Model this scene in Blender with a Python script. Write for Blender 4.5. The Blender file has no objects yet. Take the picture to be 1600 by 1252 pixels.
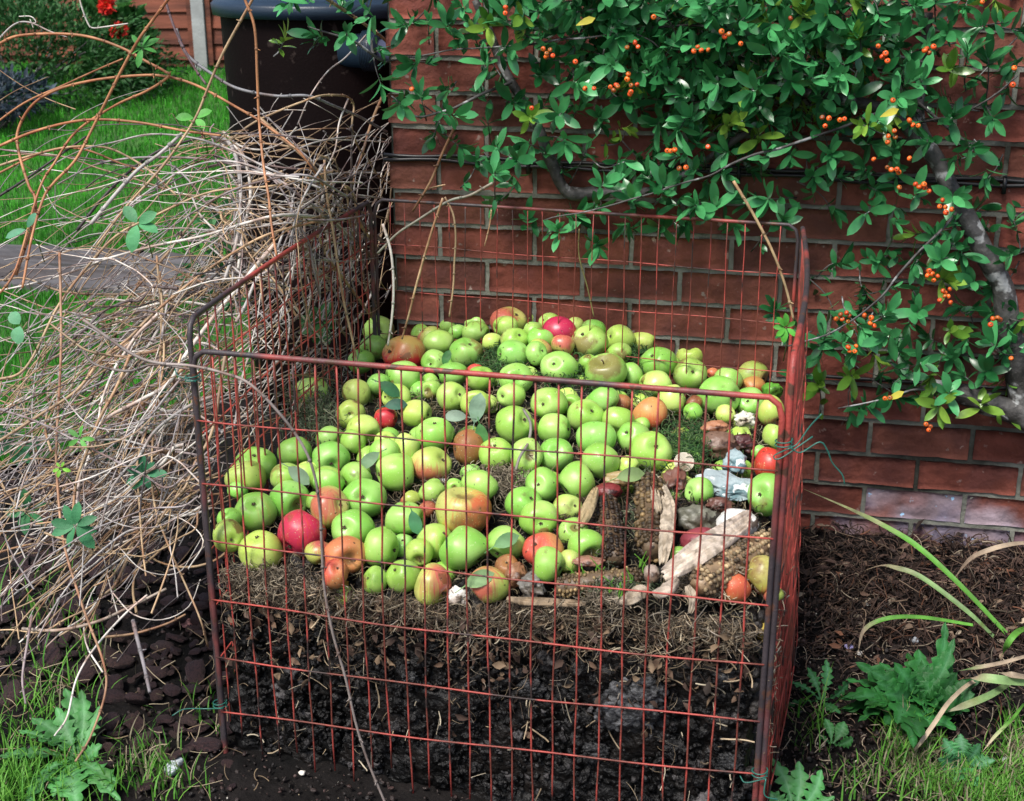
import bpy, math, random
import numpy as np
from mathutils import Vector, Matrix
R = math.radians
random.seed(7); rng = np.random.default_rng(7)
sc = bpy.context.scene
col = bpy.context.scene.collection

# ---------------------------------------------------------------- camera
CAM = np.array([0.230, -2.995, 1.312]); YAW, PITCH, FPX = 0.204, 0.342, 2104.0
cd = bpy.data.cameras.new("camera"); cam = bpy.data.objects.new("camera", cd); col.objects.link(cam)
cam.location = CAM; cam.rotation_euler = (math.pi/2 - PITCH, 0, YAW)
cd.sensor_width = 36; cd.lens = FPX/1600*36; cd.clip_start = 0.05; cd.clip_end = 500
cd.dof.use_dof = True; cd.dof.focus_distance = 2.75; cd.dof.aperture_fstop = 11
sc.camera = cam
# ---------------------------------------------------------------- light
SUN_EL, SUN_AZ = R(56), R(205)       # azimuth clockwise from +Y
w = bpy.data.worlds.new("World"); sc.world = w; w.use_nodes = True
nt = w.node_tree; sky = nt.nodes.new('ShaderNodeTexSky'); sky.sky_type = 'NISHITA'; sky.sun_disc = False
sky.sun_elevation = SUN_EL; sky.sun_rotation = SUN_AZ; sky.dust_density = 3.0
nt.links.new(sky.outputs[0], nt.nodes['Background'].inputs[0]); nt.nodes['Background'].inputs[1].default_value = 0.095
sd = bpy.data.lights.new("sun", 'SUN'); sun = bpy.data.objects.new("sun", sd); col.objects.link(sun)
sd.energy = 2.5; sd.angle = R(18); sd.color = (1.0, .96, .9)
dv = Vector((math.sin(SUN_AZ)*math.cos(SUN_EL), math.cos(SUN_AZ)*math.cos(SUN_EL), math.sin(SUN_EL)))
sun.rotation_euler = dv.to_track_quat('Z', 'Y').to_euler()
sc.view_settings.view_transform = 'Standard'; sc.view_settings.look = 'None'; sc.view_settings.gamma = 1
sc.view_settings.exposure = 0.80

# ---------------------------------------------------------------- camera maths
_f = np.array([-math.sin(YAW)*math.cos(PITCH), math.cos(YAW)*math.cos(PITCH), -math.sin(PITCH)])
_r = np.array([math.cos(YAW), math.sin(YAW), 0.0]); _u = np.cross(_r, _f)
def ray(x, y): return _f + (x-800)/FPX*_r - (y-626)/FPX*_u
def atz(x, y, t): return CAM + ray(x, y)*t                       # t = depth along the view axis
def atY(x, y, Y): d = ray(x, y); return CAM + d*((Y-CAM[1])/d[1])
def tY(x, y, Y): d = ray(x, y); return (Y-CAM[1])/d[1]
def pxl(P):
    d = np.asarray(P, float)-CAM; z = d@_f; return np.array([800+FPX*(d@_r)/z, 626-FPX*(d@_u)/z, z])
def gz(x, y):
    x = np.asarray(x, float); y = np.asarray(y, float)
    return np.where(y < 0, -.045+.06*np.maximum(y, -4), np.where(y < 2.5, -.045, -.045+.062*(np.minimum(y, 14)-2.5)))
def atG(x, y, lift=0.0):
    d = ray(x, y); t = .5
    while t < 60:
        P = CAM+d*t
        if P[2] < gz(P[0], P[1])+lift: break
        t += .02
    for _ in range(12):
        P = CAM+d*t; e = P[2]-gz(P[0], P[1])-lift; t += e/max(1e-3, -d[2]*1.0)*.8
    return CAM+d*t
# ---------------------------------------------------------------- noise
def vhash(ix, iy, iz, s):
    n = (ix*374761393 + iy*668265263 + iz*2147483647*3 + s*974634777) & 0xffffffff
    n = ((n ^ (n >> 13))*1274126177) & 0xffffffff
    return ((n ^ (n >> 16)) & 0xffff)/65535.0
def noise3(P, sc_=1.0, seed=0):
    P = np.asarray(P, float)*sc_; I = np.floor(P).astype(np.int64); F = P-I; F = F*F*(3-2*F)
    o = 0
    for a in (0, 1):
        for b in (0, 1):
            for c in (0, 1):
                o = o + vhash(I[..., 0]+a, I[..., 1]+b, I[..., 2]+c, seed)*(F[..., 0] if a else 1-F[..., 0])*(F[..., 1] if b else 1-F[..., 1])*(F[..., 2] if c else 1-F[..., 2])
    return o*2-1
def fbm(P, s, seed=0, oct_=4):
    o = 0; a = 1.0
    for k in range(oct_): o = o+a*noise3(P, s*2**k, seed+k*17); a *= .5
    return o
# ---------------------------------------------------------------- mesh builder
class MB:
    def __init__(s): s.v = []; s.c = []; s.f = []; s.n = 0; s.m = []
    def add(s, V, F, c=(1, 1, 1), m=0):
        V = np.asarray(V, float).reshape(-1, 3); k = len(V)
        c = np.asarray(c, float)
        if c.ndim == 1: c = np.tile(c, (k, 1))
        s.v.append(V); s.c.append(c)
        if not isinstance(F, list): F = [F]
        for G in F:
            G = np.asarray(G, np.int64)
            if len(G): s.f.append(G+s.n); s.m.append(np.full(len(G), m))
        s.n += k
    def build(s, name, mats, parent=None, smooth=True, origin=None):
        V = np.concatenate(s.v); C = np.concatenate(s.c)
        if origin is not None: V = V-np.asarray(origin)
        me = bpy.data.meshes.new(name)
        sizes = np.concatenate([np.full(len(g), g.shape[1]) for g in s.f]); idx = np.concatenate([g.ravel() for g in s.f])
        me.vertices.add(len(V)); me.vertices.foreach_set('co', V.ravel().astype(np.float32))
        me.loops.add(len(idx)); me.loops.foreach_set('vertex_index', idx.astype(np.int32))
        me.polygons.add(len(sizes)); st = np.concatenate([[0], np.cumsum(sizes)[:-1]])
        me.polygons.foreach_set('loop_start', st.astype(np.int32)); me.polygons.foreach_set('loop_total', sizes.astype(np.int32))
        if not isinstance(mats, (list, tuple)): mats = [mats]
        for q in mats: me.materials.append(q)
        me.polygons.foreach_set('material_index', np.concatenate(s.m).astype(np.int32))
        me.polygons.foreach_set('use_smooth', np.full(len(sizes), smooth))
        a = me.color_attributes.new('Col', 'FLOAT_COLOR', 'POINT')
        a.data.foreach_set('color', np.concatenate([C, np.ones((len(C), 1))], 1).ravel().astype(np.float32))
        me.update(calc_edges=True); me.validate()
        o = bpy.data.objects.new(name, me); col.objects.link(o)
        if parent is not None: o.parent = parent
        if origin is not None: o.location = origin
        return o
def tag(o, label=None, cat=None, group=None, kind=None):
    if label: o['label'] = label
    if cat: o['category'] = cat
    if group: o['group'] = group
    if kind: o['kind'] = kind
    return o
def empty(name, loc=(0, 0, 0)):
    o = bpy.data.objects.new(name, None); col.objects.link(o); o.location = loc; o.empty_display_size = .05; return o
def spline(P, n=8):
    P = np.asarray(P, float)
    if len(P) < 3: return np.array([P[0]+(P[1]-P[0])*t for t in np.linspace(0, 1, n+1)])
    Q = np.vstack([2*P[0]-P[1], P, 2*P[-1]-P[-2]]); out = []
    for i in range(1, len(Q)-2):
        a, b, c, d = Q[i-1:i+3]
        for t in np.linspace(0, 1, n, endpoint=False):
            out.append(.5*((2*b)+(-a+c)*t+(2*a-5*b+4*c-d)*t*t+(-a+3*b-3*c+d)*t**3))
    out.append(Q[-2]); return np.array(out)
def tube(mb, P, r, sides=6, c=(1, 1, 1), m=0, cap=True):
    P = np.asarray(P, float); n = len(P); r = np.broadcast_to(np.asarray(r, float), (n,))
    T = np.gradient(P, axis=0); T /= np.linalg.norm(T, axis=1)[:, None]+1e-12
    ref = np.linalg.eigh(T.T@T+np.diag([1e-6, 2e-6, 3e-6]))[1][:, 0]
    A = np.cross(T, ref); A /= np.linalg.norm(A, axis=1)[:, None]+1e-12; B = np.cross(T, A)
    th = np.arange(sides)*2*math.pi/sides
    V = P[:, None, :]+r[:, None, None]*(np.cos(th)[None, :, None]*A[:, None, :]+np.sin(th)[None, :, None]*B[:, None, :])
    i = np.arange(n-1)[:, None]*sides; j = np.arange(sides)[None, :]; k = (j+1) % sides
    F = np.stack([i+j, i+k, i+sides+k, i+sides+j], -1).reshape(-1, 4)
    c = np.asarray(c, float)
    if c.ndim == 2: c = np.repeat(c, sides, axis=0)
    fs = [F]
    if cap: fs += [np.arange(sides)[None, ::-1], (np.arange(sides)+(n-1)*sides)[None, :]]
    mb.add(V.reshape(-1, 3), fs, c, m)
def grid_faces(nu, nv, wrap=False):
    i = np.arange(nu-1)[:, None]*nv
    if wrap: j = np.arange(nv)[None, :]; k = (j+1) % nv
    else: j = np.arange(nv-1)[None, :]; k = j+1
    return np.stack([i+j, i+k, i+nv+k, i+nv+j], -1).reshape(-1, 4)
def basis(z, x=None):
    z = np.asarray(z, float); z = z/np.linalg.norm(z)
    if x is None: x = np.array([1, 0, 0.]) if abs(z[0]) < .8 else np.array([0, 1., 0])
    x = x-z*(x@z); x /= np.linalg.norm(x); return np.stack([x, np.cross(z, x), z], 1)
def box(mb, lo, hi, c=(1, 1, 1), m=0, M=None):
    x0, y0, z0 = lo; x1, y1, z1 = hi
    V = np.array([(x0, y0, z0), (x1, y0, z0), (x1, y1, z0), (x0, y1, z0), (x0, y0, z1), (x1, y0, z1), (x1, y1, z1), (x0, y1, z1)], float)
    if M is not None: V = V@M.T
    mb.add(V, np.array([(0, 3, 2, 1), (4, 5, 6, 7), (0, 1, 5, 4), (1, 2, 6, 5), (2, 3, 7, 6), (3, 0, 4, 7)]), c, m)
_ico = {}
def ico(n):
    if n not in _ico:
        import bmesh
        bm = bmesh.new(); bmesh.ops.create_icosphere(bm, subdivisions=n, radius=1)
        _ico[n] = (np.array([v.co[:] for v in bm.verts]), np.array([[v.index for v in f.verts] for f in bm.faces])); bm.free()
    return _ico[n]
def blob(mb, c, rad, n=3, amp=.15, fr=2.0, seed=0, colr=(1, 1, 1), rot=None, m=0, oct_=3):
    V, F = ico(n); d = 1+amp*fbm(V+seed*3.7, fr, seed, oct_); V = V*d[:, None]*np.asarray(rad)
    if rot is not None: V = V@rot.T
    mb.add(V+np.asarray(c), F, colr, m)
def rrot():
    q = rng.normal(size=4); q /= np.linalg.norm(q); a, b, c, d = q
    return np.array([[1-2*(c*c+d*d), 2*(b*c-a*d), 2*(b*d+a*c)], [2*(b*c+a*d), 1-2*(b*b+d*d), 2*(c*d-a*b)], [2*(b*d-a*c), 2*(c*d+a*b), 1-2*(b*b+c*c)]])
# ---------------------------------------------------------------- materials
def mat(name, c=(.5, .5, .5), rough=.6, var=.25, ns=8, c2=None, c2s=4, c2t=.55, bump=0, bs=60, spec=.5, usecol=True, rnd=0, sub=0, trans=0, stretch=None, c3=None, c3s=30, c3t=.62, metal=0, coord='Object'):
    m = bpy.data.materials.new(name); m.use_nodes = True; t = m.node_tree; N = t.nodes; L = t.links; b = N['Principled BSDF']
    b.inputs['Roughness'].default_value = rough; b.inputs['Specular IOR Level'].default_value = spec; b.inputs['Metallic'].default_value = metal
    tc = N.new('ShaderNodeTexCoord'); mp = N.new('ShaderNodeMapping'); L.new(tc.outputs[coord], mp.inputs[0])
    if stretch: mp.inputs['Scale'].default_value = stretch
    def nz(s, det=4):
        q = N.new('ShaderNodeTexNoise'); q.inputs['Scale'].default_value = s; q.inputs['Detail'].default_value = det; L.new(mp.outputs[0], q.inputs['Vector']); return q
    def mix(a, bb, fac, mode='MIX'):
        q = N.new('ShaderNodeMix'); q.data_type = 'RGBA'; q.blend_type = mode
        for v, s in ((a, q.inputs[6]), (bb, q.inputs[7])):
            if hasattr(v, 'links'): L.new(v, s)
            else: s.default_value = (*v, 1)
        if hasattr(fac, 'links'): L.new(fac, q.inputs[0])
        else: q.inputs[0].default_value = fac
        return q.outputs[2]
    def ramp(src, a, bb):
        q = N.new('ShaderNodeMapRange'); q.inputs[1].default_value = a; q.inputs[2].default_value = bb; L.new(src, q.inputs[0]); return q.outputs[0]
    cur = tuple(c)
    if c2 is not None: cur = mix(cur, tuple(c2), ramp(nz(c2s).outputs[0], c2t-.06, c2t+.06))
    if c3 is not None: cur = mix(cur, tuple(c3), ramp(nz(c3s).outputs[0], c3t-.03, c3t+.03))
    if usecol:
        a = N.new('ShaderNodeVertexColor'); a.layer_name = 'Col'; cur = mix(cur, a.outputs[0], 1.0, 'MULTIPLY')
    h = N.new('ShaderNodeHueSaturation'); 
    if hasattr(cur, 'links'): L.new(cur, h.inputs['Color'])
    else: h.inputs['Color'].default_value = (*cur, 1)
    v = ramp(nz(ns).outputs[0], .3, .7); mr = N.new('ShaderNodeMapRange'); L.new(v, mr.inputs[0]); mr.inputs[3].default_value = 1-var; mr.inputs[4].default_value = 1+var
    vo = mr.outputs[0]
    if rnd:
        oi = N.new('ShaderNodeObjectInfo'); m2 = N.new('ShaderNodeMapRange'); L.new(oi.outputs['Random'], m2.inputs[0]); m2.inputs[3].default_value = 1-rnd; m2.inputs[4].default_value = 1+rnd
        mm = N.new('ShaderNodeMath'); mm.operation = 'MULTIPLY'; L.new(vo, mm.inputs[0]); L.new(m2.outputs[0], mm.inputs[1]); vo = mm.outputs[0]
        m3 = N.new('ShaderNodeMapRange'); L.new(oi.outputs['Random'], m3.inputs[0]); m3.inputs[3].default_value = .5-.03; m3.inputs[4].default_value = .5+.02; L.new(m3.outputs[0], h.inputs['Hue'])
    L.new(vo, h.inputs['Value']); L.new(h.outputs[0], b.inputs['Base Color'])
    if bump:
        bn = N.new('ShaderNodeBump'); bn.inputs['Strength'].default_value = 1; bn.inputs['Distance'].default_value = bump; L.new(nz(bs, 6).outputs[0], bn.inputs['Height']); L.new(bn.outputs[0], b.inputs['Normal'])
    if sub: b.inputs['Subsurface Weight'].default_value = sub; b.inputs['Subsurface Radius'].default_value = (.01, .01, .004)
    if trans:
        tr = N.new('ShaderNodeBsdfTranslucent'); L.new(h.outputs[0], tr.inputs[0]); ms = N.new('ShaderNodeMixShader'); ms.inputs[0].default_value = trans
        L.new(b.outputs[0], ms.inputs[1]); L.new(tr.outputs[0], ms.inputs[2]); L.new(ms.outputs[0], N['Material Output'].inputs[0])
    return m
M = {}
M['brick'] = mat('brick', (.205, .066, .046), .85, .4, 18, c2=(.115, .040, .032), c2s=9, c2t=.52, bump=.006, bs=45, c3=(.30, .21, .18), c3s=42, c3t=.68, spec=.25)
M['mortar'] = mat('mortar', (.23, .235, .20), .95, .3, 12, c2=(.14, .145, .12), c2s=5, bump=.004, bs=90, spec=.1, c3=(.06, .06, .05), c3s=3, c3t=.62)
M['paint'] = mat('red_paint', (.40, .066, .052), .55, .3, 30, c2=(.17, .045, .032), c2s=16, c2t=.5, c3=(.045, .03, .028), c3s=11, c3t=.60, bump=.0006, bs=300)
M['frame'] = mat('worn_frame_paint', (.36, .060, .048), .5, .25, 30, c2=(.05, .04, .045), c2s=3.4, c2t=.475, c3=(.10, .045, .03), c3s=40, c3t=.6, bump=.0008, bs=250)
M['vine'] = mat('vine_bark', (1, 1, 1), .55, .3, 25, c2=(.7, .55, .5), c2s=18, bump=.0006, bs=200, stretch=(1, 1, 1))
M['leaf'] = mat('glossy_leaf', (1, 1, 1), .29, .22, 35, trans=.12, spec=.6)
M['softleaf'] = mat('soft_leaf', (1, 1, 1), .55, .35, 22, trans=.2, bump=.003, bs=45, spec=.35, c2=(.8, .72, .5), c2s=16, c2t=.66)
M['grass'] = mat('grass_blade', (1, 1, 1), .55, .2, 5, trans=.2, spec=.3)
M['bark'] = mat('shrub_bark', (.075, .072, .07), .6, .4, 30, c2=(.03, .028, .026), c2s=14, c3=(.30, .31, .31), c3s=24, c3t=.60, bump=.005, bs=60)
M['berry'] = mat('berry_skin', (.80, .11, .02), .28, .35, 40, rnd=0)
M['soil'] = mat('soil', (.008, .0065, .0062), .95, .5, 20, c2=(.004, .0036, .0036), c2s=6, c3=(.13, .10, .08), c3s=140, c3t=.71, bump=.012, bs=55, spec=.2)
M['compost'] = mat('wet_compost', (.003, .0028, .0028), .5, .5, 30, c2=(.009, .007, .006), c2s=14, bump=.012, bs=60, spec=.35, c3=(.04, .037, .04), c3s=26, c3t=.70)
M['clod'] = mat('compost_clod', (1, 1, 1), .42, .6, 60, bump=.010, bs=90, spec=.33)
M['strand'] = mat('dry_strand', (1, 1, 1), .75, .3, 15, spec=.2)
M['chip'] = mat('bark_chip', (.095, .05, .048), .55, .6, 14, c2=(.045, .026, .030), c2s=5, bump=.011, bs=22, rnd=.3, stretch=(1, 2.5, 1))
M['stone'] = mat('stone', (1, 1, 1), .7, .3, 40, bump=.004, bs=60)
M['slab'] = mat('path_slab', (.11, .105, .11), .85, .3, 6, c2=(.07, .06, .058), c2s=2.5, bump=.006, bs=12, stretch=(.5, 3, 1))
M['butt'] = mat('brown_plastic', (.0055, .0028, .0030), .65, .25, 6, bump=.0008, bs=150, spec=.08, c3=(.03, .022, .02), c3s=30, c3t=.68)
M['lid'] = mat('blue_lid_plastic', (.013, .027, .048), .38, .15, 6, bump=.0006, bs=200)
M['pipe'] = mat('grey_pipe_plastic', (.06, .07, .12), .4, .15, 9)
M['black'] = mat('black_cable', (.012, .012, .014), .4, .1, 9)
M['greenwire'] = mat('green_tie_wire', (.02, .13, .10), .35, .2, 20)
M['fence'] = mat('fence_wood', (.19, .060, .034), .85, .35, 4, c2=(.11, .035, .022), c2s=3, bump=.004, bs=20, stretch=(.4, 1, 4))
M['concrete'] = mat('concrete', (.34, .36, .36), .9, .2, 6, bump=.003, bs=40)
M['red_petal'] = mat('red_petal', (.75, .03, .02), .55, .15, 20, trans=.2)
M['husk'] = mat('dry_husk', (.54, .48, .41), .75, .35, 30, c2=(.36, .31, .25), c2s=26, c3=(.14, .11, .08), c3s=11, c3t=.74, bump=.003, bs=70, stretch=(2.5, 2.5, 1))
M['kernel'] = mat('corn_kernel', (.42, .31, .17), .6, .6, 90, c2=(.10, .07, .04), c2s=38, c2t=.48, bump=.001, bs=200)
M['mould'] = mat('mouldy_crust', (.36, .44, .46), .85, .3, 16, c2=(.10, .17, .19), c2s=22, c2t=.52, c3=(.62, .66, .66), c3s=45, c3t=.58, bump=.008, bs=50)
M['scrap'] = mat('kitchen_scrap', (1, 1, 1), .45, .4, 25, c2=(.35, .30, .26), c2s=22, c3=(.12, .09, .07), c3s=50, c3t=.6, bump=.004, bs=50)
M['gerleaf'] = M['softleaf']

def apple_mat(name, base, alt, blush, bl_str, rough=.30, speck=True, russet=.0):
    m = bpy.data.materials.new(name); m.use_nodes = True; t = m.node_tree; N = t.nodes; L = t.links; b = N['Principled BSDF']
    tc = N.new('ShaderNodeTexCoord'); oi = N.new('ShaderNodeObjectInfo')
    ad = N.new('ShaderNodeVectorMath'); ad.operation = 'ADD'; cb = N.new('ShaderNodeCombineXYZ'); mu = N.new('ShaderNodeMath'); mu.operation = 'MULTIPLY'; mu.inputs[1].default_value = 37.0
    L.new(oi.outputs['Random'], mu.inputs[0]); L.new(mu.outputs[0], cb.inputs[0]); L.new(mu.outputs[0], cb.inputs[1]); L.new(tc.outputs['Object'], ad.inputs[0]); L.new(cb.outputs[0], ad.inputs[1])
    def nz(s, det=3, st=None, vec=None):
        q = N.new('ShaderNodeTexNoise'); q.inputs['Scale'].default_value = s; q.inputs['Detail'].default_value = det
        src = vec or ad.outputs[0]
        if st:
            mp = N.new('ShaderNodeMapping'); mp.inputs['Scale'].default_value = st; L.new(src, mp.inputs[0]); src = mp.outputs[0]
        L.new(src, q.inputs['Vector']); return q.outputs[0]
    def rg(src, a, bb, c=0, d=1):
        q = N.new('ShaderNodeMapRange'); L.new(src, q.inputs[0]); q.inputs[1].default_value = a; q.inputs[2].default_value = bb; q.inputs[3].default_value = c; q.inputs[4].default_value = d; return q.outputs[0]
    def mth(op, a, bb):
        q = N.new('ShaderNodeMath'); q.operation = op
        for v, s in ((a, q.inputs[0]), (bb, q.inputs[1])):
            if hasattr(v, 'links'): L.new(v, s)
            else: s.default_value = v
        return q.outputs[0]
    def mix(a, bb, fac):
        q = N.new('ShaderNodeMix'); q.data_type = 'RGBA'
        for v, s in ((a, q.inputs[6]), (bb, q.inputs[7])):
            if hasattr(v, 'links'): L.new(v, s)
            else: s.default_value = (*v, 1)
        L.new(fac, q.inputs[0]); return q.outputs[2]
    at = N.new('ShaderNodeVertexColor'); at.layer_name = 'Col'; sp = N.new('ShaderNodeSeparateColor'); L.new(at.outputs[0], sp.inputs[0])
    cur = mix(base, alt, rg(nz(18, 2), .42, .62))
    # the azimuth streaks: angle from object x,y
    sx = N.new('ShaderNodeSeparateXYZ'); L.new(tc.outputs['Object'], sx.inputs[0])
    ang = N.new('ShaderNodeMath'); ang.operation = 'ARCTAN2'; L.new(sx.outputs[1], ang.inputs[0]); L.new(sx.outputs[0], ang.inputs[1])
    cv = N.new('ShaderNodeCombineXYZ'); L.new(mth('MULTIPLY', ang.outputs[0], 7.0), cv.inputs[0]); L.new(mth('MULTIPLY', sx.outputs[2], 12.0), cv.inputs[1]); L.new(mu.outputs[0], cv.inputs[2])
    st = nz(1.6, 4, None, cv.outputs[0])
    blf = mth('MULTIPLY', sp.outputs[0], bl_str)
    fac = rg(mth('ADD', mth('MULTIPLY', blf, 1.0), mth('MULTIPLY', mth('SUBTRACT', st, .5), .9)), .35, .75)
    cl = N.new('ShaderNodeClamp'); L.new(fac, cl.inputs[0])
    cur = mix(cur, blush, cl.outputs[0])
    # russet patch (green channel) and pale skin round the eye (blue channel)
    rus = rg(mth('ADD', sp.outputs[1], mth('MULTIPLY', mth('SUBTRACT', nz(60, 4), .5), .9)), .55, .8)
    cur = mix(cur, (.22, .12, .05), mth('MULTIPLY', rus, .75))
    cur = mix(cur, (.20, .10, .035), mth('MULTIPLY', rg(nz(15, 5), .67, .70), .8))
    if speck:
        cur = mix(cur, (.62, .72, .40), mth('MULTIPLY', rg(nz(330, 1), .70, .74), .7))
        cur = mix(cur, (.05, .035, .02), mth('MULTIPLY', rg(nz(120, 2), .715, .735), .85))
        cur = mix(cur, (.16, .11, .05), mth('MULTIPLY', rg(nz(34, 5), .63, .72), .55))
    h = N.new('ShaderNodeHueSaturation'); L.new(cur, h.inputs['Color']); L.new(rg(oi.outputs['Random'], 0, 1, .84, 1.12), h.inputs['Value'])
    r2 = mth('FRACT', mth('MULTIPLY', oi.outputs['Random'], 7.31), 0); L.new(rg(r2, 0, 1, .478, .512), h.inputs['Hue'])
    L.new(h.outputs[0], b.inputs['Base Color'])
    L.new(rg(nz(25, 3), .3, .7, rough-.05, rough+.2), b.inputs['Roughness']); b.inputs['Specular IOR Level'].default_value = .5
    b.inputs['Subsurface Weight'].default_value = .12; b.inputs['Subsurface Radius'].default_value = (.008, .01, .003); b.inputs['Subsurface Scale'].default_value = .5
    bn = N.new('ShaderNodeBump'); bn.inputs['Distance'].default_value = .0012; bn.inputs['Strength'].default_value = .6; L.new(nz(45, 4), bn.inputs['Height']); L.new(bn.outputs[0], b.inputs['Normal'])
    return m
GR = (.27, .50, .055)
AM = {'g': apple_mat('green_apple_skin', (.25, .54, .085), (.38, .65, .16), (.45, .36, .10), .32),
      'y': apple_mat('yellow_green_apple_skin', (.42, .66, .12), (.52, .70, .19), (.60, .42, .16), .40),
      'p': apple_mat('blushed_apple_skin', (.40, .55, .11), (.52, .52, .15), (.52, .17, .09), .85),
      's': apple_mat('striped_apple_skin', (.48, .53, .11), (.55, .52, .16), (.62, .12, .06), 1.0),
      'r': apple_mat('red_apple_skin', (.52, .20, .07), (.50, .35, .10), (.52, .035, .03), 1.9),
      'o': apple_mat('orange_apple_skin', (.62, .30, .10), (.60, .22, .08), (.62, .14, .06), .9, .38),
      'b': apple_mat('rotten_brown_apple_skin', (.30, .115, .045), (.38, .16, .06), (.20, .06, .03), .8, .42)}
M['stalk'] = mat('apple_stalk', (.09, .055, .03), .7, .3, 60)
M['calyx'] = mat('apple_eye', (.085, .06, .035), .85, .3, 80)

# ================================================================ SETTING
FL = np.array([-.705, -1.043, 0]); FR = np.array([.243, -1.150, 0]); BL = np.array([-.694, -.078, 0]); BR = np.array([.255, -.185, 0])
# ground sheet
xs = np.concatenate([np.linspace(-60, -4, 30)[:-1], np.linspace(-4, 2.2, 260), np.linspace(2.2, 60, 30)[1:]])
ys = np.concatenate([np.linspace(-40, -2.2, 20)[:-1], np.linspace(-2.2, 3, 220), np.linspace(3, 120, 50)[1:]])
X, Y = np.meshgrid(xs, ys, indexing='ij'); Z = gz(X, Y)
Pn = np.stack([X, Y, X*0], -1); near = (X > -4) & (X < 2.2) & (Y > -2.2) & (Y < 3)
Z = Z+near*(fbm(Pn, 9, 3)*.008+fbm(Pn, 40, 5, 2)*.005)-.006
mb = MB(); mb.add(np.stack([X, Y, Z], -1), grid_faces(len(xs), len(ys))); o = mb.build('ground', M['soil']); tag(o, kind='structure')
# lawn sheet
M['lawn'] = mat('lawn_turf', (.030, .10, .012), .9, .4, 20, c2=(.045, .15, .018), c2s=3, bump=.01, bs=80, usecol=False)
def lawn_edge(y):  # right limit of the lawn (x) for a given y
    return np.interp(y, [-.9, -.45, -.1, .3, .9, 20], [-4.0, -2.3, -1.75, -1.45, -1.35, -1.35])
ly = np.concatenate([np.linspace(-.85, 3, 90), np.linspace(3.2, 40, 60)]); V = []
for y in ly:
    xe = lawn_edge(y)+.03*math.sin(y*9); V.append([(x, y, float(gz(x, y))+.014+.006*math.sin(x*5+y*3)) for x in np.concatenate([[-60, -30, -15], np.linspace(-9, xe, 60)])])
mb = MB(); mb.add(np.array(V), grid_faces(len(ly), 63)[:, ::-1]); tag(mb.build('lawn', M['lawn']), kind='structure')
# stone path strip across the lawn
mb = MB(); x = -9.0; k = 0
while x < -1.5:
    L_ = random.uniform(.75, 1.1)
    for row, (y0, y1) in enumerate(((1.56, 1.86), (1.88, 2.18))):
        xo = x+.35*row; z = float(gz(xo, y0))+.030+random.uniform(-.003, .003); c = random.uniform(.75, 1.15)
        sl = .03*(xo+2)
        n = 14; gx = np.linspace(xo, min(xo+L_-.012, -1.3), n); V = []
        for yy in np.linspace(y0, y1, 7): V.append(np.stack([gx, np.full(n, yy)+.004*np.sin(gx*40+yy*20)-sl, np.full(n, z)+.003*rng.normal(size=n)], 1))
        V = np.array(V); nn = V.reshape(-1, 3); mb.add(nn, grid_faces(7, n)[:, ::-1], (c, c, c))
        for e in (0, -1):
            top = V[e]; bot = top-np.array([0, 0, .04]); mb.add(np.vstack([top, bot]), grid_faces(2, n) if e == 0 else grid_faces(2, n)[:, ::-1], (c, c, c))
    x += L_
tag(mb.build('path', M['slab'], smooth=False), kind='structure')

# ---- brick wall
ZJ = [-.25, -.17, -.09, -.008, .0715, .150, .234, .320, .404, .486, .565, .645, .722, .797, .871, .947, 1.024]
while ZJ[-1] < 2.4: ZJ.append(ZJ[-1]+.078)
wall = empty('brick_wall', (0, 0, -.1)); tag(wall, 'red brick garage wall behind the wire bin, covered by the berry shrub', 'wall')
WX0, WX1 = -.679, 3.0
mb = MB()
def brick(x0, x1, z0, z1, y0, side=False):
    # one brick face with worn irregular edges, front towards -y (or towards -x for the return wall)
    nx = max(5, int((x1-x0)/.016)); nz_ = 6; j = 5.5e-3
    gx = np.linspace(x0+j, x1-j, nx); g2 = np.linspace(z0+j, z1-j, nz_); A, Bz = np.meshgrid(gx, g2, indexing='ij')
    P = np.stack([A, np.full_like(A, y0), Bz], -1); s = random.randint(0, 999)
    ed = np.zeros_like(A); ed[0] = ed[-1] = 1; ed[:, 0] = ed[:, -1] = 1
    P[..., 1] += -.0015*fbm(P+s, 30, s, 2)+ed*.003
    P[..., 0] += ed*.0012*fbm(P+s, 60, s+3, 2); P[..., 2] += ed*.0016*fbm(P+s, 45, s+5, 2)
    P[..., 1] += random.uniform(-.0015, .0015)
    idx = np.arange(nx*nz_).reshape(nx, nz_); F = grid_faces(nx, nz_)
    ring = np.concatenate([idx[:, 0], idx[-1, 1:], idx[::-1, -1][1:], idx[0, ::-1][1:-1]])
    Vf = P.reshape(-1, 3); Vb = Vf[ring].copy(); Vb[:, 1] = y0+.095; n = len(ring)
    V = np.vstack([Vf, Vb]); a = ring; b2 = np.roll(ring, -1); o2 = len(Vf)+np.arange(n)
    F2 = np.stack([a, o2, np.roll(o2, -1), b2], -1)
    if side: V = np.stack([WX0+(V[:, 1]-y0), V[:, 0], V[:, 2]], 1)
    c = random.gauss(1, .16); t = random.uniform(-.1, .1); cc = np.array([c*(1+t), c*(1-t*.5), c*(1-t*.5)])
    if z0 < 0 and z0 > -.1 and not side and x0 > .3:                          # pale bloom on the lowest visible course
        e = np.clip(fbm(np.vstack([V, V])[:len(V)], 12, 9, 3)*1.2+.35, 0, 1)[:, None]; cc = cc*(1-e)+np.array([1.9, 4.6, 7.5])*e*.9
    mb.add(V, [F[:, ::-1] if side else F, F2[:, ::-1] if side else F2], cc)
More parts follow.
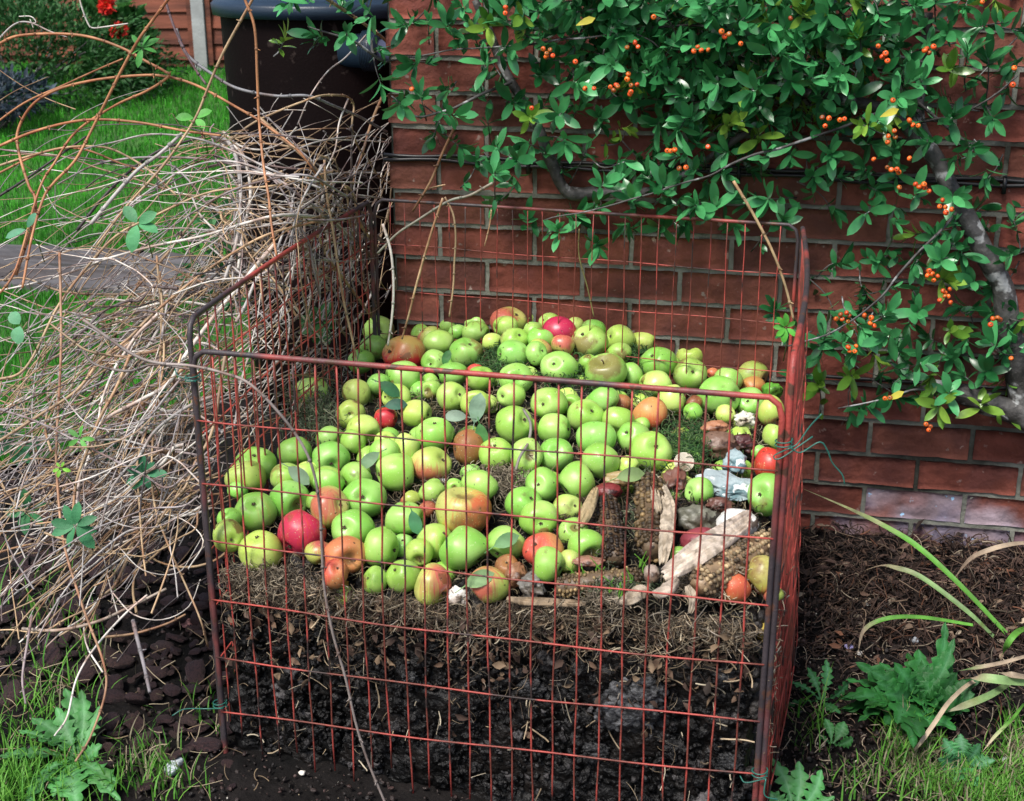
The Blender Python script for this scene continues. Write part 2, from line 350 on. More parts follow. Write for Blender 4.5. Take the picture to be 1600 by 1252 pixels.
for i in range(len(ZJ)-1):
    odd = (i-3) % 2; x = -.9 - (.1125 if odd else 0)
    while x < WX1:
        a, b_ = max(x, WX0-.0055), min(x+.225, WX1)
        if b_-a > .03: brick(a, b_, ZJ[i], ZJ[i+1], 0)
        x += .225
    y = .0975+(.1125 if odd else 0.0)-.225+(.0 if odd else .225)
    y = .10
    first = True
    while y < 3.0:
        L2 = .1125 if (first and odd) else .225; brick(y, y+L2, ZJ[i], ZJ[i+1], 0, True); y += L2; first = False
mb.build('brickwork', M['brick'], wall, origin=None).location = (0, 0, .1)
mb = MB()
gx = np.linspace(WX0+.006, WX1, 360); g2 = np.linspace(-.3, 2.4, 240); A, Bz = np.meshgrid(gx, g2, indexing='ij'); P = np.stack([A, A*0+.0065, Bz], -1); P[..., 1] += .0025*fbm(P, 40, 2, 3)
mb.add(P, grid_faces(360, 240))
gx = np.linspace(.0, 3.1, 120); A, Bz = np.meshgrid(gx, g2, indexing='ij'); P = np.stack([A*0+WX0+.0065, A, Bz], -1); mb.add(P, grid_faces(120, 240)[:, ::-1])
box(mb, (WX0+.012, .014, -.3), (WX1, 3.1, 2.4))
mb.build('mortar', M['mortar'], wall).location = (0, 0, .1)

# twin cable along the wall with clips
cb = empty('twin_cable', (0, 0, .8)); tag(cb, 'pair of thin black cables clipped across the brick wall', 'cable')
for k in (0, 1):
    mb = MB(); xs_ = np.linspace(-.69, 1.6, 60); P = np.stack([xs_, np.full(60, -.006)-.002*k, .800-.006*(xs_+.68)+(-.0065 if k else .0045)+.003*np.sin(xs_*9+k)+(.003*np.sin(xs_*23+k*2))-.8], 1)
    tube(mb, P, .0045, 8); mb.build('cable', M['black'], cb)
for xx in (-.35, .12, .675, 1.2):
    mb = MB(); box(mb, (xx-.004, -.014, -.024-.006*(xx+.68)), (xx+.004, .002, .012-.006*(xx+.68))); blob(mb, (xx, -.014, .006), (.003, .003, .003), 1, 0); mb.build('cable_clip', M['black'], cb)
# second thin cable lower down behind the shrub
mb = MB(); tube(mb, spline([(.26, -.01, .338), (.5, -.008, .336), (.8, -.008, .335), (1.6, -.008, .33)]), .0045, 8); tag(mb.build('low_cable', M['black']), 'single thin black cable low on the wall behind the shrub', 'cable')

# ---- water butt
wb = empty('water_butt', (-1.075, .72, .02)); tag(wb, 'dark brown round water butt with blue-black lid beside the wall corner', 'water butt')
def lathe(mb, prof, c=(0, 0, 0), n=64, colr=(1, 1, 1)):
    th = np.arange(n)*2*math.pi/n; V = np.array([[(r*math.cos(t), r*math.sin(t), z) for t in th] for r, z in prof])+np.array(c); mb.add(V, grid_faces(len(prof), n, True), colr)
mb = MB(); lathe(mb, [(.001, 0), (.24, -.07), (.252, .01), (.262, .3), (.268, .32), (.268, .34), (.264, .36), (.276, .7), (.280, .72), (.280, .74), (.277, .76), (.284, 1.06)]); mb.build('barrel', M['butt'], wb)
mb = MB(); lathe(mb, [(.296, 1.05), (.304, 1.052), (.308, 1.080), (.300, 1.088), (.28, 1.090), (.27, 1.097), (.001, 1.112)])
for k in range(10):
    a = k*math.pi/5+.2; t = np.linspace(.07, .262, 5); tube(mb, np.stack([t*math.cos(a), t*math.sin(a), 1.1135-t*.065], 1), .004, 6)
mb.build('lid', M['lid'], wb)
mb = MB(); P0 = atY(592, 80, .5)-np.array([-1.075, .72, .02])
tube(mb, [P0+np.array([x, 0, 0]) for x in (-.10, -.04, -.0401, .0)], [.045, .045, .052, .052], 24)
for k in range(9): tube(mb, [P0+np.array([-.04+k*.0045, 0, 0]), P0+np.array([-.038+k*.0045, 0, 0])], .0535, 24)
mb.build('pipe_collar', M['lid'], wb)
mb = MB(); tube(mb, [P0, P0+np.array([.28, 0, 0])], .030, 24); mb.build('pipe', M['pipe'], wb)
# small blue tap union seen low at the left of the butt
# ---- far fence
FY = 6.9
fz = float(gz(0, FY))
fn = empty('timber_fence', (-5, FY, fz)); tag(fn, 'brown lapped timber fence at the far end of the lawn', 'fence')
def board_panel(x0, x1):
    mb = MB(); k = 0
    z = .10
    while z < 1.7:
        c = random.uniform(.8, 1.2); gx = np.linspace(x0, x1, 12); wv = .006*np.sin(gx*7+k)
        lo = np.stack([gx, np.full(12, -.03), z+wv-.012], 1); hi = np.stack([gx, np.full(12, -.008), z+.125+wv], 1); lb = lo+np.array([0, .016, 0])
        mb.add(np.vstack([lb, lo, hi]), grid_faces(3, 12)[:, ::-1], (c, c*.97, c*.95)); z += .115; k += 1
    for xx in (x0+.02, (x0+x1)/2-.3, (x0+x1)/2+.3, x1-.02): box(mb, (xx-.02, -.05, .05), (xx+.02, -.0315, 1.75), (.85, .85, .85))
    box(mb, (x0, -.006, .03), (x1, .006, 1.75), (.6, .6, .6))
    mb.build('fence_panel', M['fence'], fn, smooth=False)
def post(xc):
    mb = MB(); box(mb, (xc-.05, -.07, -.2), (xc+.05, .05, 1.9)); mb.build('concrete_post', M['concrete'], fn, smooth=False)
    mb = MB(); 
px0 = atY(317, 60, FY)[0]+5
for k in range(-2, 4):
    post(px0+k*1.9); board_panel(px0+k*1.9+.055, px0+(k+1)*1.9-.055)
post(px0+4*1.9)
# ---- foliage helper: transformed leaf template
def leaf_tpl(L_=1.0, W=.32, nl=5, fold=.18, droop=.18, tipw=.62):
    s = np.linspace(0, 1, nl); tt = s**(1/max(tipw, .5)*.95); wv = (4*tt*(1-tt))**.62*W*.5; wv[0] = .012; wv[-1] = .006
    V = []
    for k in range(nl):
        z = -droop*s[k]**2; V += [(-wv[k], s[k]*L_, z+fold*wv[k]), (0, s[k]*L_, z), (wv[k], s[k]*L_, z+fold*wv[k])]
    return np.array(V), grid_faces(nl, 3)
def place_leaves(mb, tpl, pos, dirs, ups, size, cols, m=0):
    V, F = tpl; pos = np.asarray(pos); d = np.asarray(dirs, float); d /= np.linalg.norm(d, axis=1)[:, None]
    u = np.asarray(ups, float); x = np.cross(d, u); x /= np.linalg.norm(x, axis=1)[:, None]+1e-9; z = np.cross(x, d)
    size = np.broadcast_to(size, (len(pos),))[:, None, None]
    W = pos[:, None, :]+size*(V[None, :, 0:1]*x[:, None, :]+V[None, :, 1:2]*d[:, None, :]+V[None, :, 2:3]*z[:, None, :])
    k = len(V); n = len(pos); FF = (F[None]+np.arange(n)[:, None, None]*k).reshape(-1, 4)
    mb.add(W.reshape(-1, 3), FF, np.repeat(np.asarray(cols), k, axis=0), m)
def sphere_dirs(n):
    v = rng.normal(size=(n, 3)); return v/np.linalg.norm(v, axis=1)[:, None]
# bushes near the fence
def bush(name, label, c, rad, n, leaf, cols, cat='bush'):
    root = empty(name, (c[0], c[1], float(gz(c[0], c[1])))); tag(root, label, cat)
    mb = MB(); bas = np.array([c[0], c[1], float(gz(c[0], c[1]))])
    for k in range(30):
        e = np.array(c)+sphere_dirs(1)[0]*np.array(rad)*.7; tube(mb, spline([bas-bas, (bas*.5+e*.5)-bas+rng.normal(size=3)*.05, e-bas], 4), [.012]*5+[.004]*4 if False else .006, 5)
    mb.build('branches', M['bark'], root)
    mb = MB(); d = sphere_dirs(n); r = rng.uniform(.55, 1.05, n)**.6; lump = 1+.22*fbm(d*1.0+c[0], 2.5, 4, 3)
    P = np.array(c)+d*r[:, None]*lump[:, None]*np.array(rad); keep = P[:, 2] > bas[2]; P = P[keep]; d = d[keep]; n = len(P)
    dirs = d+rng.normal(size=(n, 3))*.5+np.array([0, 0, .3]); ups = rng.normal(size=(n, 3))+np.array([0, 0, 1.5])
    t = rng.uniform(0, 1, (n, 1)); cc = np.array(cols[0])*(1-t)+np.array(cols[1])*t
    place_leaves(mb, leaf_tpl(1, leaf[1], 3), P-bas, dirs, ups, rng.uniform(.7, 1.3, n)*leaf[0], cc); mb.build('foliage', M['softleaf'], root)
    return root
bl = atY(70, 60, 5.6)
bush('green_bush', 'rounded dark green bush at the far left by the fence', (bl[0]-.25, 5.6, .38), (1.0, .8, .50), 15000, (.05, .4), ((.018, .075, .018), (.05, .16, .045)))
b2 = atY(30, 128, 4.5)
bush('dark_ground_shrub', 'low blue-black leaved shrub in front of the green bush', (b2[0]-.22, 4.5, b2[2]-.08), (.34, .3, .12), 1500, (.06, .35), ((.02, .035, .055), (.07, .10, .13)))
b3 = atY(350, 5, 6.3)
g0 = atY(178, 42, 5.9)
gr = bush('red_geranium', 'geranium with two red flower heads in front of the timber fence', (g0[0], 5.9, float(gz(g0[0], 5.9))+.3), (.2, .2, .38), 420, (.11, .9), ((.03, .13, .03), (.09, .26, .06)), 'flowering plant')
for (x, y) in ((167, 10), (186, 50)):
    c = atY(x, y, 5.68)-np.array(gr.location); mb = MB(); n = 60; d = sphere_dirs(n)
    place_leaves(mb, leaf_tpl(1, .9, 3), c+d*.03, d+rng.normal(size=(n, 3))*.4, rng.normal(size=(n, 3)), .045, np.ones((n, 3))*rng.uniform(.7, 1.2, (n, 1))); mb.build('flower_head', M['red_petal'], gr)
b4 = atY(352, 128, 1.6); 
bush('seedling_clump', 'leafy weed clump growing against the left of the water butt', (b4[0]+.03, 1.5, .12), (.16, .12, .2), 130, (.09, .5), ((.02, .10, .03), (.06, .22, .07)), 'weed')

# ---- grass blades
def blades(mb, P, h, w_, cols, lean=.5):
    n = len(P); a = rng.uniform(0, 2*math.pi, n); sd_ = np.stack([np.cos(a), np.sin(a), a*0], 1); b = rng.uniform(0, 2*math.pi, n); ln = np.stack([np.cos(b), np.sin(b), b*0], 1)*rng.uniform(0, lean, n)[:, None]
    h = h[:, None]; up = np.array([0, 0, 1.0]); w_ = np.broadcast_to(w_, (n,))[:, None]
    A = P-sd_*w_; B = P+sd_*w_; C = P+up*h*.6+ln*h*.35-sd_*w_*.7; D = P+up*h*.6+ln*h*.35+sd_*w_*.7; T = P+up*h*(1-.25*np.linalg.norm(ln, axis=1)[:, None])+ln*h
    V = np.stack([A, B, C, D, T], 1).reshape(-1, 3); i = np.arange(n)[:, None]*5
    mb.add(V, [np.hstack([i, i+1, i+3, i+2]), np.hstack([i+2, i+3, i+4])], np.repeat(cols, 5, axis=0))
mb = MB()
def lawn_pts(n, y0, y1, pw, xr):
    y = y0+(y1-y0)*rng.uniform(0, 1, n)**pw; x = rng.uniform(0, 1, n)
    xe = lawn_edge(y); xl = xr(y); x = xl+(xe-xl)*x; return np.stack([x, y, gz(x, y)+.012], 1)
for n, y0, y1, h in ((26000, -.7, 1.6, .038), (26000, 1.4, 4, .045), (20000, 3.8, 7.2, .06)):
    P = lawn_pts(n, y0, y1, 1.0, lambda y: -2.2-.62*(y+.4)); P = P[~((P[:, 1] > 1.50-.03*(P[:, 0]+2)) & (P[:, 1] < 2.20-.03*(P[:, 0]+2)))]; n = len(P)
    t = np.clip(.5+.35*fbm(P*np.array([1, 1, 0]), 2.2, 8, 3)+rng.normal(size=n)*.2, 0, 1)[:, None]; cc = np.array([.025, .17, .012])*(1-t)+np.array([.075, .40, .03])*t
    blades(mb, P, rng.uniform(.5, 1.2, n)*h, .0016+.0006*max(y0, 0), cc)
tag(mb.build('lawn_grass', M['grass'], smooth=False), 'short mown grass of the lawn behind the prunings', 'grass', kind='stuff')
# rough grass near the camera (bottom corners)
mb = MB()
def patch(cx, cy, rx, ry, n, h, green=1.0):
    for _ in range(n):
        x = random.gauss(cx, rx*.5); y = random.gauss(cy, ry*.5)
        P = atG(x, y); hh = random.uniform(.5, 1.3)*h; a = random.uniform(0, 6.28); l = random.uniform(.2, .9)
        pts = np.array([P+np.array([math.cos(a)*l*hh*s**2, math.sin(a)*l*hh*s**2, hh*s*(1-.3*l*s)]) for s in np.linspace(0, 1, 5)])
        sd_ = np.array([-math.sin(a), math.cos(a), 0])*random.uniform(.0008, .002); wv = np.array([1, 1, .85, .55, .08])[:, None]
        g = random.random()
        c = (np.array([.05, .20, .02])*(1-g)+np.array([.15, .36, .05])*g) if random.random() < green else np.array([.30, .27, .17])*random.uniform(.5, 1.1)
        V = np.stack([pts-sd_*wv, pts+sd_*wv], 1).reshape(-1, 3); mb.add(V, grid_faces(5, 2), c)
for a in ((40, 1180, 120, 100, 420, .05), (30, 1240, 160, 50, 420, .05), (90, 1100, 70, 60, 60, .08, .8), (40, 960, 70, 80, 45, .09, .8), (150, 1010, 60, 70, 28, .10, .8), (250, 1220, 60, 40, 120, .05, .75), (330, 1120, 60, 60, 30, .04, .7),
          (1570, 1245, 110, 50, 1000, .038, .9), (1490, 1230, 100, 36, 450, .034, .7), (1410, 1170, 45, 60, 170, .07, .8), (1430, 1190, 60, 45, 260, .04, .35), (1270, 1150, 40, 40, 26, .09, .9), (1340, 1230, 60, 40, 60, .05, .7), (1590, 1180, 40, 60, 260, .05, .6), (230, 1190, 60, 40, 60, .05, .6)):
    patch(*a)
tag(mb.build('rough_grass', M['grass'], smooth=False), 'unmown grass tufts creeping over the soil at the front', 'grass', kind='stuff')
# ================================================================ WIRE BIN
Zt = np.array([0, 0, 1.0])
bin_ = empty('wire_compost_bin', (-.22, -.6, -.1)); tag(bin_, 'square red wire mesh compost bin heaped with apples', 'compost bin')
BO = np.array([-.22, -.6, -.1])
def panel(A, B, zt0, zt1, zrows, out, outdir, zb=-.13, rows_r=.0016, fr=.0047, seed=0, broken=True):
    """wire panel from A to B; zt0/zt1 top heights at both ends, out(u,z) bulge"""
    rd = random.Random(seed); n = 26
    def pt(u, z): return A+(B-A)*u+Zt*z+outdir*out(u, z)
    root = MB(); fr_ = MB()
    for k in range(1, n):
        u = k/n+rd.uniform(-.0015, .0015); zt = zt0+(zt1-zt0)*u; zz = np.linspace(zt, zb+rd.uniform(0, .06), 14)
        tube(root, [pt(u+.0016*math.sin(z*9+k)+.0009*math.sin(z*31+k*3), z)-outdir*.001 for z in zz], rows_r, 6)
    for (z0, z1) in zrows:
        uu = np.linspace(0, 1, 40); tube(root, [pt(u, z0+(z1-z0)*u+.0015*math.sin(u*14+z0*30))+outdir*.0042 for u in uu], rows_r*.95, 6)
    p = root.build('wire_panel', M['paint'], bin_); p.location = -BO
    uu = np.linspace(0, 1, 30); c = .02/np.linalg.norm(B-A)
    P = [pt(0, z) for z in np.linspace(zb-.03, zt0-.03, 16)]+[pt(c*.3, zt0-.010), pt(c, zt0)]+[pt(u, zt0+(zt1-zt0)*u) for u in np.linspace(c*1.8, 1-c*1.8, 26)]+[pt(1-c, zt1), pt(1-c*.3, zt1-.010)]+[pt(1, z) for z in np.linspace(zt1-.03, zb-.03, 16)]
    tube(fr_, P, fr, 10); o = fr_.build('frame', M['frame'], p); return p
nF = np.array([-.107, -.948, 0]); nF /= np.linalg.norm(nF)
RF = [(.532, .566), (.418, .455), (.313, .348), (.199, .244), (.084, .146), (-.026, .049)]
def outF(u, z): return .016*math.sin(math.pi*u)*max(0, 1-abs(z-.2)/.5)
panel(FL+nF*.004, FR+nF*.004, .652, .674, RF, outF, nF, -.13, seed=1)
RS = [(.60-.108*k, .615-.108*k) for k in range(7)]
panel(BL, BR, .715, .719, [(.612-.108*k, .612-.108*k) for k in range(6)], lambda u, z: 0.0, -nF, -.12, .0012, .0038, seed=2)
nL = np.array([-1, -.02, 0.])
panel(FL+np.array([-.007, .004, 0]), BL+np.array([-.007, -.008, 0]), .700, .712, RS, lambda u, z: .012*math.sin(math.pi*u)+.0*z, nL, -.12, .0016, .0048, seed=3)
nR = np.array([1, .01, 0.])
def outR(u, z): return .014*math.sin(math.pi*u)+.030*max(0, 1-z/.72)*min(1, u*1.6)
panel(FR+np.array([.009, .0, 0]), BR+np.array([.007, -.008, 0]), .735, .719, RS, outR, nR, -.12, .0016, .0050, seed=4)
def wire_tie(P, tails, lab):
    mb = MB(); P = np.asarray(P); th = np.linspace(0, 4.2*math.pi, 40)
    tube(mb, np.stack([P[0]+.012*np.cos(th), P[1]+.012*np.sin(th), P[2]+.004*th/4], 1), .0011, 5)
    for t in tails: tube(mb, spline([P+np.array([.01, -.01, .004])]+[P+np.array(q) for q in t], 6), .0011, 5)
    o = mb.build('wire_tie', M['greenwire'], bin_); o.location = -BO; tag(o, lab)
wire_tie(FL+np.array([-.004, -.004, .598]), [[(-.02, -.01, .012), (-.03, -.0, .02)]], 'green wire tie round the front left posts')
wire_tie(FR+np.array([.004, -.004, .60]), [[(.02, -.005, .01), (.035, -.0, .035), (.05, -.0, .055)], [(.025, -.005, -.004), (.05, -.0, .012), (.062, 0, .0), (.07, 0, -.018), (.085, 0, -.035), (.09, 0, -.05)], [(-.012, -.01, -.01), (-.002, -.012, -.012), (.04, 0, .02)]], 'green wire tie with long loose tails round the front right posts')
wire_tie(FR+np.array([.004, -.006, .045]), [[(-.02, -.01, -.008), (-.03, -.0, -.004)], [(.01, -.02, -.02), (.03, -.02, -.025)]], 'green wire tie low on the front right posts')
wire_tie(FL+np.array([-.004, -.004, -.02]), [[(-.02, -.02, .006), (-.06, -.02, .0), (-.08, -.03, -.01)]], 'green wire tie low on the front left post')

# ================================================================ HEAP
def uv(x, y):
    yf = -1.043-.107*(x+.705)/.948; yb = -.078-.107*(x+.694)/.949; v = (y-yf)/(yb-yf)
    xl = -.705+.011*v; xr = .243+.012*v; return (x-xl)/(xr-xl), v
def xy(u, v):
    A = FL+(FR-FL)*np.asarray(u)[..., None]; B = BL+(BR-BL)*np.asarray(u)[..., None]; v = np.asarray(v)[..., None]; return A+(B-A)*v
def HSuv(u, v):
    f = np.interp(u, [0, .25, .41, .68, .93, 1], [.275, .262, .255, .300, .310, .31])
    b = np.interp(u, [0, .15, .4, .55, .7, 1], [.345, .375, .415, .39, .355, .300])
    v2 = np.clip(v/.92, 0, 1.08); return f+(b-f)*v2+.022*np.sin(np.pi*np.clip(v2, 0, 1))
def HS(x, y): u, v = uv(x, y); return HSuv(np.clip(u, 0, 1), np.clip(v, 0, 1))
def disp(P, amp=1.0):
    D = np.stack([fbm(P, 22, 11, 4), fbm(P, 22, 21, 4), fbm(P, 22, 31, 4)], -1)*.010+np.stack([fbm(P, 7, 12, 2), fbm(P, 7, 22, 2), fbm(P, 7, 32, 2)], -1)*.012
    return P+D*amp
heap = MB(); ei = .022
n = 150; U, V_ = np.meshgrid(np.linspace(ei, 1-ei, n), np.linspace(ei, 1-ei, n), indexing='ij')
P = xy(U, V_); P[..., 2] = HSuv(U, V_)-.022-.02*np.exp(-np.minimum(V_, 1-V_)/.03)
heap.add(disp(P), grid_faces(n, n))
def face(fn_, n1, n2, flip=False):
    a, b = np.meshgrid(np.linspace(0, 1, n1), np.linspace(0, 1, n2), indexing='ij'); P = fn_(a, b); F = grid_faces(n1, n2); heap.add(disp(P), F[:, ::-1] if flip else F)
def sideP(u, v, b):
    P = xy(u, v); zt = HSuv(u, v)-.022-.02*np.exp(-np.minimum(v, 1-v)/.03); P[..., 2] = zt+(-.16-zt)*b; return P
face(lambda a, b: sideP(ei+(1-2*ei)*a, a*0+ei, b), 220, 110, False)
face(lambda a, b: sideP(ei+(1-2*ei)*a, a*0+1-ei, b), 100, 60, True)
face(lambda a, b: sideP(a*0+ei, ei+(1-2*ei)*a, b), 120, 70, True)
face(lambda a, b: sideP(a*0+1-ei, ei+(1-2*ei)*a, b)+np.array([1, 0, 0])*(.03*b*np.minimum(1, a*1.6))[..., None], 120, 70, False)
o = heap.build('compost', M['compost']); tag(o, 'dark wet rotted compost filling the lower half of the wire bin', 'compost', kind='stuff')
# clods showing between the wires
cl = MB(); iv1, if1 = ico(1); iv2, if2 = ico(2)
def clod(P, r, c, sub=2):
    V, F = ico(sub); s = rng.uniform(0, 99); d = 1+.5*fbm(V+s, 2.0, 3, 4)+.3*fbm(V+s, 5.0, 8, 2); cl.add((V*d[:, None]*(r*rng.uniform(.6, 1.2, 3)))@rrot().T+P, F, c)
for _ in range(3000):
    u = rng.uniform(.02, .98); b = rng.uniform(.0, 1)**.8; P = xy(np.array(u), np.array(.014)); zt = HSuv(u, .0)-.05; z = zt+(-.11-zt)*b; r = rng.choice([.004, .006, .009, .014, .02], p=[.42, .34, .17, .055, .015])
    g = rng.uniform(.002, .008)
    if rng.random() < .10: g = rng.uniform(.02, .08)
    P = np.array([P[0], P[1]+rng.uniform(-.002, .018)+r*.4, z]); clod(P, r, (g*1.0, g*.93, g*.95), 2 if r < .008 else 3)
for _ in range(420):
    v = rng.uniform(.02, .9); b = rng.uniform(0, 1); P = xy(np.array(.985), np.array(v)); P[2] = .28-.38*b; P[0] += .03*b*min(1, v*1.6); g = rng.uniform(.01, .05); clod(P, rng.uniform(.004, .014), (g, g*.9, g*.85), 1)
# the pale ashy lump seen through the front mesh
for (ax_, az_, rr_) in ((985, 1105, .040), (1010, 1080, .026), (955, 1120, .022), (830, 1075, .018), (1130, 1060, .016), (640, 1060, .013), (1140, 1195, .018), (700, 1165, .014), (930, 1175, .018)):
    P = atY(ax_, az_, -1.125+.0); u0, v0 = uv(P[0], P[1]); yy = float(xy(np.array(u0), np.array(.012))[1]); P = atY(ax_, az_, yy); g = .085 if ax_ in (985, 1010, 955) else .035
    V, F = ico(5); P_ = V*1.0; d = 1+.28*fbm(P_+ax_, 1.8, 3, 3)+.16*fbm(P_+ax_, 6, 4, 4); cc = np.clip(.55+.9*fbm(P_+ax_, 5, 9, 3), .1, 1.5)[:, None]*np.array([g, g*1.02, g*1.08]); cl.add((V*d[:, None])*np.array([1.2, .5, 1])*rr_+P, F, cc)
o = cl.build('compost_clods', M['clod']); tag(o, 'black crumbly clods of compost pressed against the bin wires', 'compost', kind='stuff')
# fibres, roots and straw
def strand(mb, P, L_, r, c, curl=.6, flat=1.0, pref=None, n=6):
    d = rng.normal(size=3); d[2] *= flat
    if pref is not None: d = d*.5+pref
    d /= np.linalg.norm(d); pts = [P.copy()]; k = rng.normal(size=3)*curl
    for i in range(n):
        d = d+np.cross(k, d)/n+rng.normal(size=3)*.08; d /= np.linalg.norm(d); pts.append(pts[-1]+d*L_/n)
    pts = np.array(pts)-(pts[-1]-pts[0])/2; tube(mb, pts, r, 4, c, cap=False)
PALE = [(.42, .33, .22), (.30, .23, .15), (.52, .45, .33), (.20, .15, .10), (.36, .31, .25), (.14, .10, .075)]
st = MB()
for _ in range(3000):
    u = rng.uniform(.02, .98); P = xy(np.array(u), np.array(rng.uniform(-.001, .015))); zt = HSuv(u, .0); lo = .11+.03*u
    z = zt-.012-abs(rng.normal())*(zt-lo)*rng.choice([.2, .55], p=[.8, .2])*(.55+.75*abs(math.sin(u*17)+.6*math.sin(u*41))); P[2] = z
    strand(st, P, rng.uniform(.012, .06)*(1.6 if rng.random() < .15 else 1), rng.choice([.00025, .0004, .0007, .0011], p=[.35, .35, .22, .08]), np.array(PALE[rng.integers(6)])*rng.uniform(.15, 1.0), rng.uniform(.1, 2.2), .6)
for _ in range(110):
    u = rng.uniform(.02, .98); P = xy(np.array(u), np.array(.008)); P[2] = rng.uniform(-.1, .26); strand(st, P, rng.uniform(.008, .06), rng.uniform(.0003, .0016), np.array(PALE[rng.integers(3)])*rng.uniform(.7, 1.3), .5, 1)
for _ in range(500):
    P = xy(np.array(.99), np.array(rng.uniform(.0, .9))); P[2] = rng.uniform(.02, .32); P[0] += .02; strand(st, P, rng.uniform(.015, .05), rng.uniform(.0005, .0012), np.array(PALE[rng.integers(6)])*rng.uniform(.5, 1.2), 1.2, .8)
for _ in range(700):
    u = rng.uniform(.02, .98); P = xy(np.array(u), np.array(rng.uniform(.0, .012))); zt = HSuv(u, .0); P[2] = zt-.02-abs(rng.normal())*.075; place_leaves(st, leaf_tpl(1, .5, 4, .5, .3), [P], [rng.normal(size=3)], [rng.normal(size=3)], rng.uniform(.008, .028), [np.array([(.12, .075, .05), (.07, .045, .035), (.20, .14, .09), (.035, .026, .022)][rng.integers(4)])])
tag(st.build('straw_and_roots', M['strand']), 'matted dry roots and straw layer between the apples and black compost', 'straw', kind='stuff')
st = MB()
for _ in range(5200):     # dead clippings over the top of the heap, between the apples
    u, v = rng.uniform(.02, .98, 2); P = xy(np.array(u), np.array(v)); P[2] = HSuv(u, v)-.016+rng.uniform(-.004, .012); strand(st, P, rng.uniform(.012, .045), rng.uniform(.0004, .0009), np.array(PALE[rng.integers(6)])*rng.uniform(.3, .85)*np.array([.95, 1, .9]), 2.0, .35, n=4)
tag(st.build('heap_litter', M['strand']), 'brown dry litter showing in the gaps between the apples', 'litter', kind='stuff')
def surf(x, y, lift=0.0, vmin=None):
    """point of the heap surface seen at pixel x,y, raised by lift"""
    d = ray(x, y); t = 1.8
    while t < 4:
        P = CAM+d*t; u, v = uv(P[0], P[1])
        if v > 0 and P[2] < HSuv(np.clip(u, 0, 1), np.clip(v, 0, 1))+lift: break
        t += .004
    if vmin is not None:
        while uv(*(CAM+d*t)[:2])[1] < vmin: t += .003
    return CAM+d*t
def clump(x, y, rx, ry, n, cols, lab, h=.02, curl=2.2):
    mb = MB(); c = surf(x, y, h*.5)
    for _ in range(n):
        a = rng.normal(size=2)*.5; q = surf(x+a[0]*rx, y+a[1]*ry, h*rng.uniform(0, 1)*max(0, 1-np.hypot(*a)*.6)); g = rng.uniform(.5, 1.2)
        strand(mb, q, rng.uniform(.012, .035), rng.uniform(.0005, .0010), np.array(cols[rng.integers(len(cols))])*g, curl, .6, n=4)
    tag(mb.build('grass_clippings', M['strand'], origin=c), lab, 'grass clippings', 'clumps of grass clippings on the heap', 'stuff')
DG = [(.05, .13, .035), (.09, .16, .06), (.03, .08, .03)]; GG = [(.13, .17, .10), (.20, .21, .14), (.07, .10, .05)]; BG = [(.22, .18, .13), (.32, .27, .20), (.12, .10, .07)]
clump(495, 635, 52, 60, 950, GG, 'grey-green mat of old clippings near the left end of the front rail', .05)
clump(775, 560, 40, 38, 420, DG, 'dark green clippings among the apples above the middle of the rail', .02)
clump(900, 580, 70, 30, 480, DG, 'dark green clippings below the large dented green apple', .02)
clump(1002, 552, 32, 20, 260, DG, 'dark green clippings tuft near the back right of the heap', .025)
clump(1075, 690, 52, 42, 650, DG, 'dark green clippings mound on the right beside the orange squash', .04)
clump(1000, 615, 60, 12, 160, DG, 'thin line of green clippings just under the rail', .01)
clump(788, 752, 58, 32, 520, BG, 'ball of dry grey straw between the green apples', .03)
clump(690, 780, 40, 40, 300, BG, 'dry brown straw left of the large striped apple', .015)
clump(1015, 780, 30, 60, 300, GG, 'grey mould-like fibres over the upright corn cob', .03)
clump(950, 930, 42, 18, 380, BG, 'tangled corn silk hanging at the front of the heap', .02)
clump(1145, 882, 55, 32, 330, [(.42, .36, .27), (.25, .19, .13)], 'limp corn silk and rot over the kernels of the diagonal cob', .05)
clump(965, 915, 60, 16, 300, GG, 'grey mould fibres over the sprouting cob', .035)
clump(955, 830, 24, 50, 200, GG, 'dark fibres over the black rotten cob', .03)
clump(1100, 915, 60, 25, 300, [(.5, .42, .30), (.38, .30, .2)], 'pale corn silk strands over the diagonal cob', .02)
clump(900, 820, 60, 60, 300, [(.05, .035, .03), (.10, .07, .05), (.03, .025, .02)], 'dark rotten mush between the scraps left of the upright cob', .015)
clump(1100, 790, 80, 60, 300, [(.05, .035, .03), (.12, .09, .07), (.03, .025, .02)], 'dark rotten mush between the scraps on the right', .012)
clump(430, 915, 70, 30, 600, BG, 'straw tuft bulging at the front left corner wires', .03)

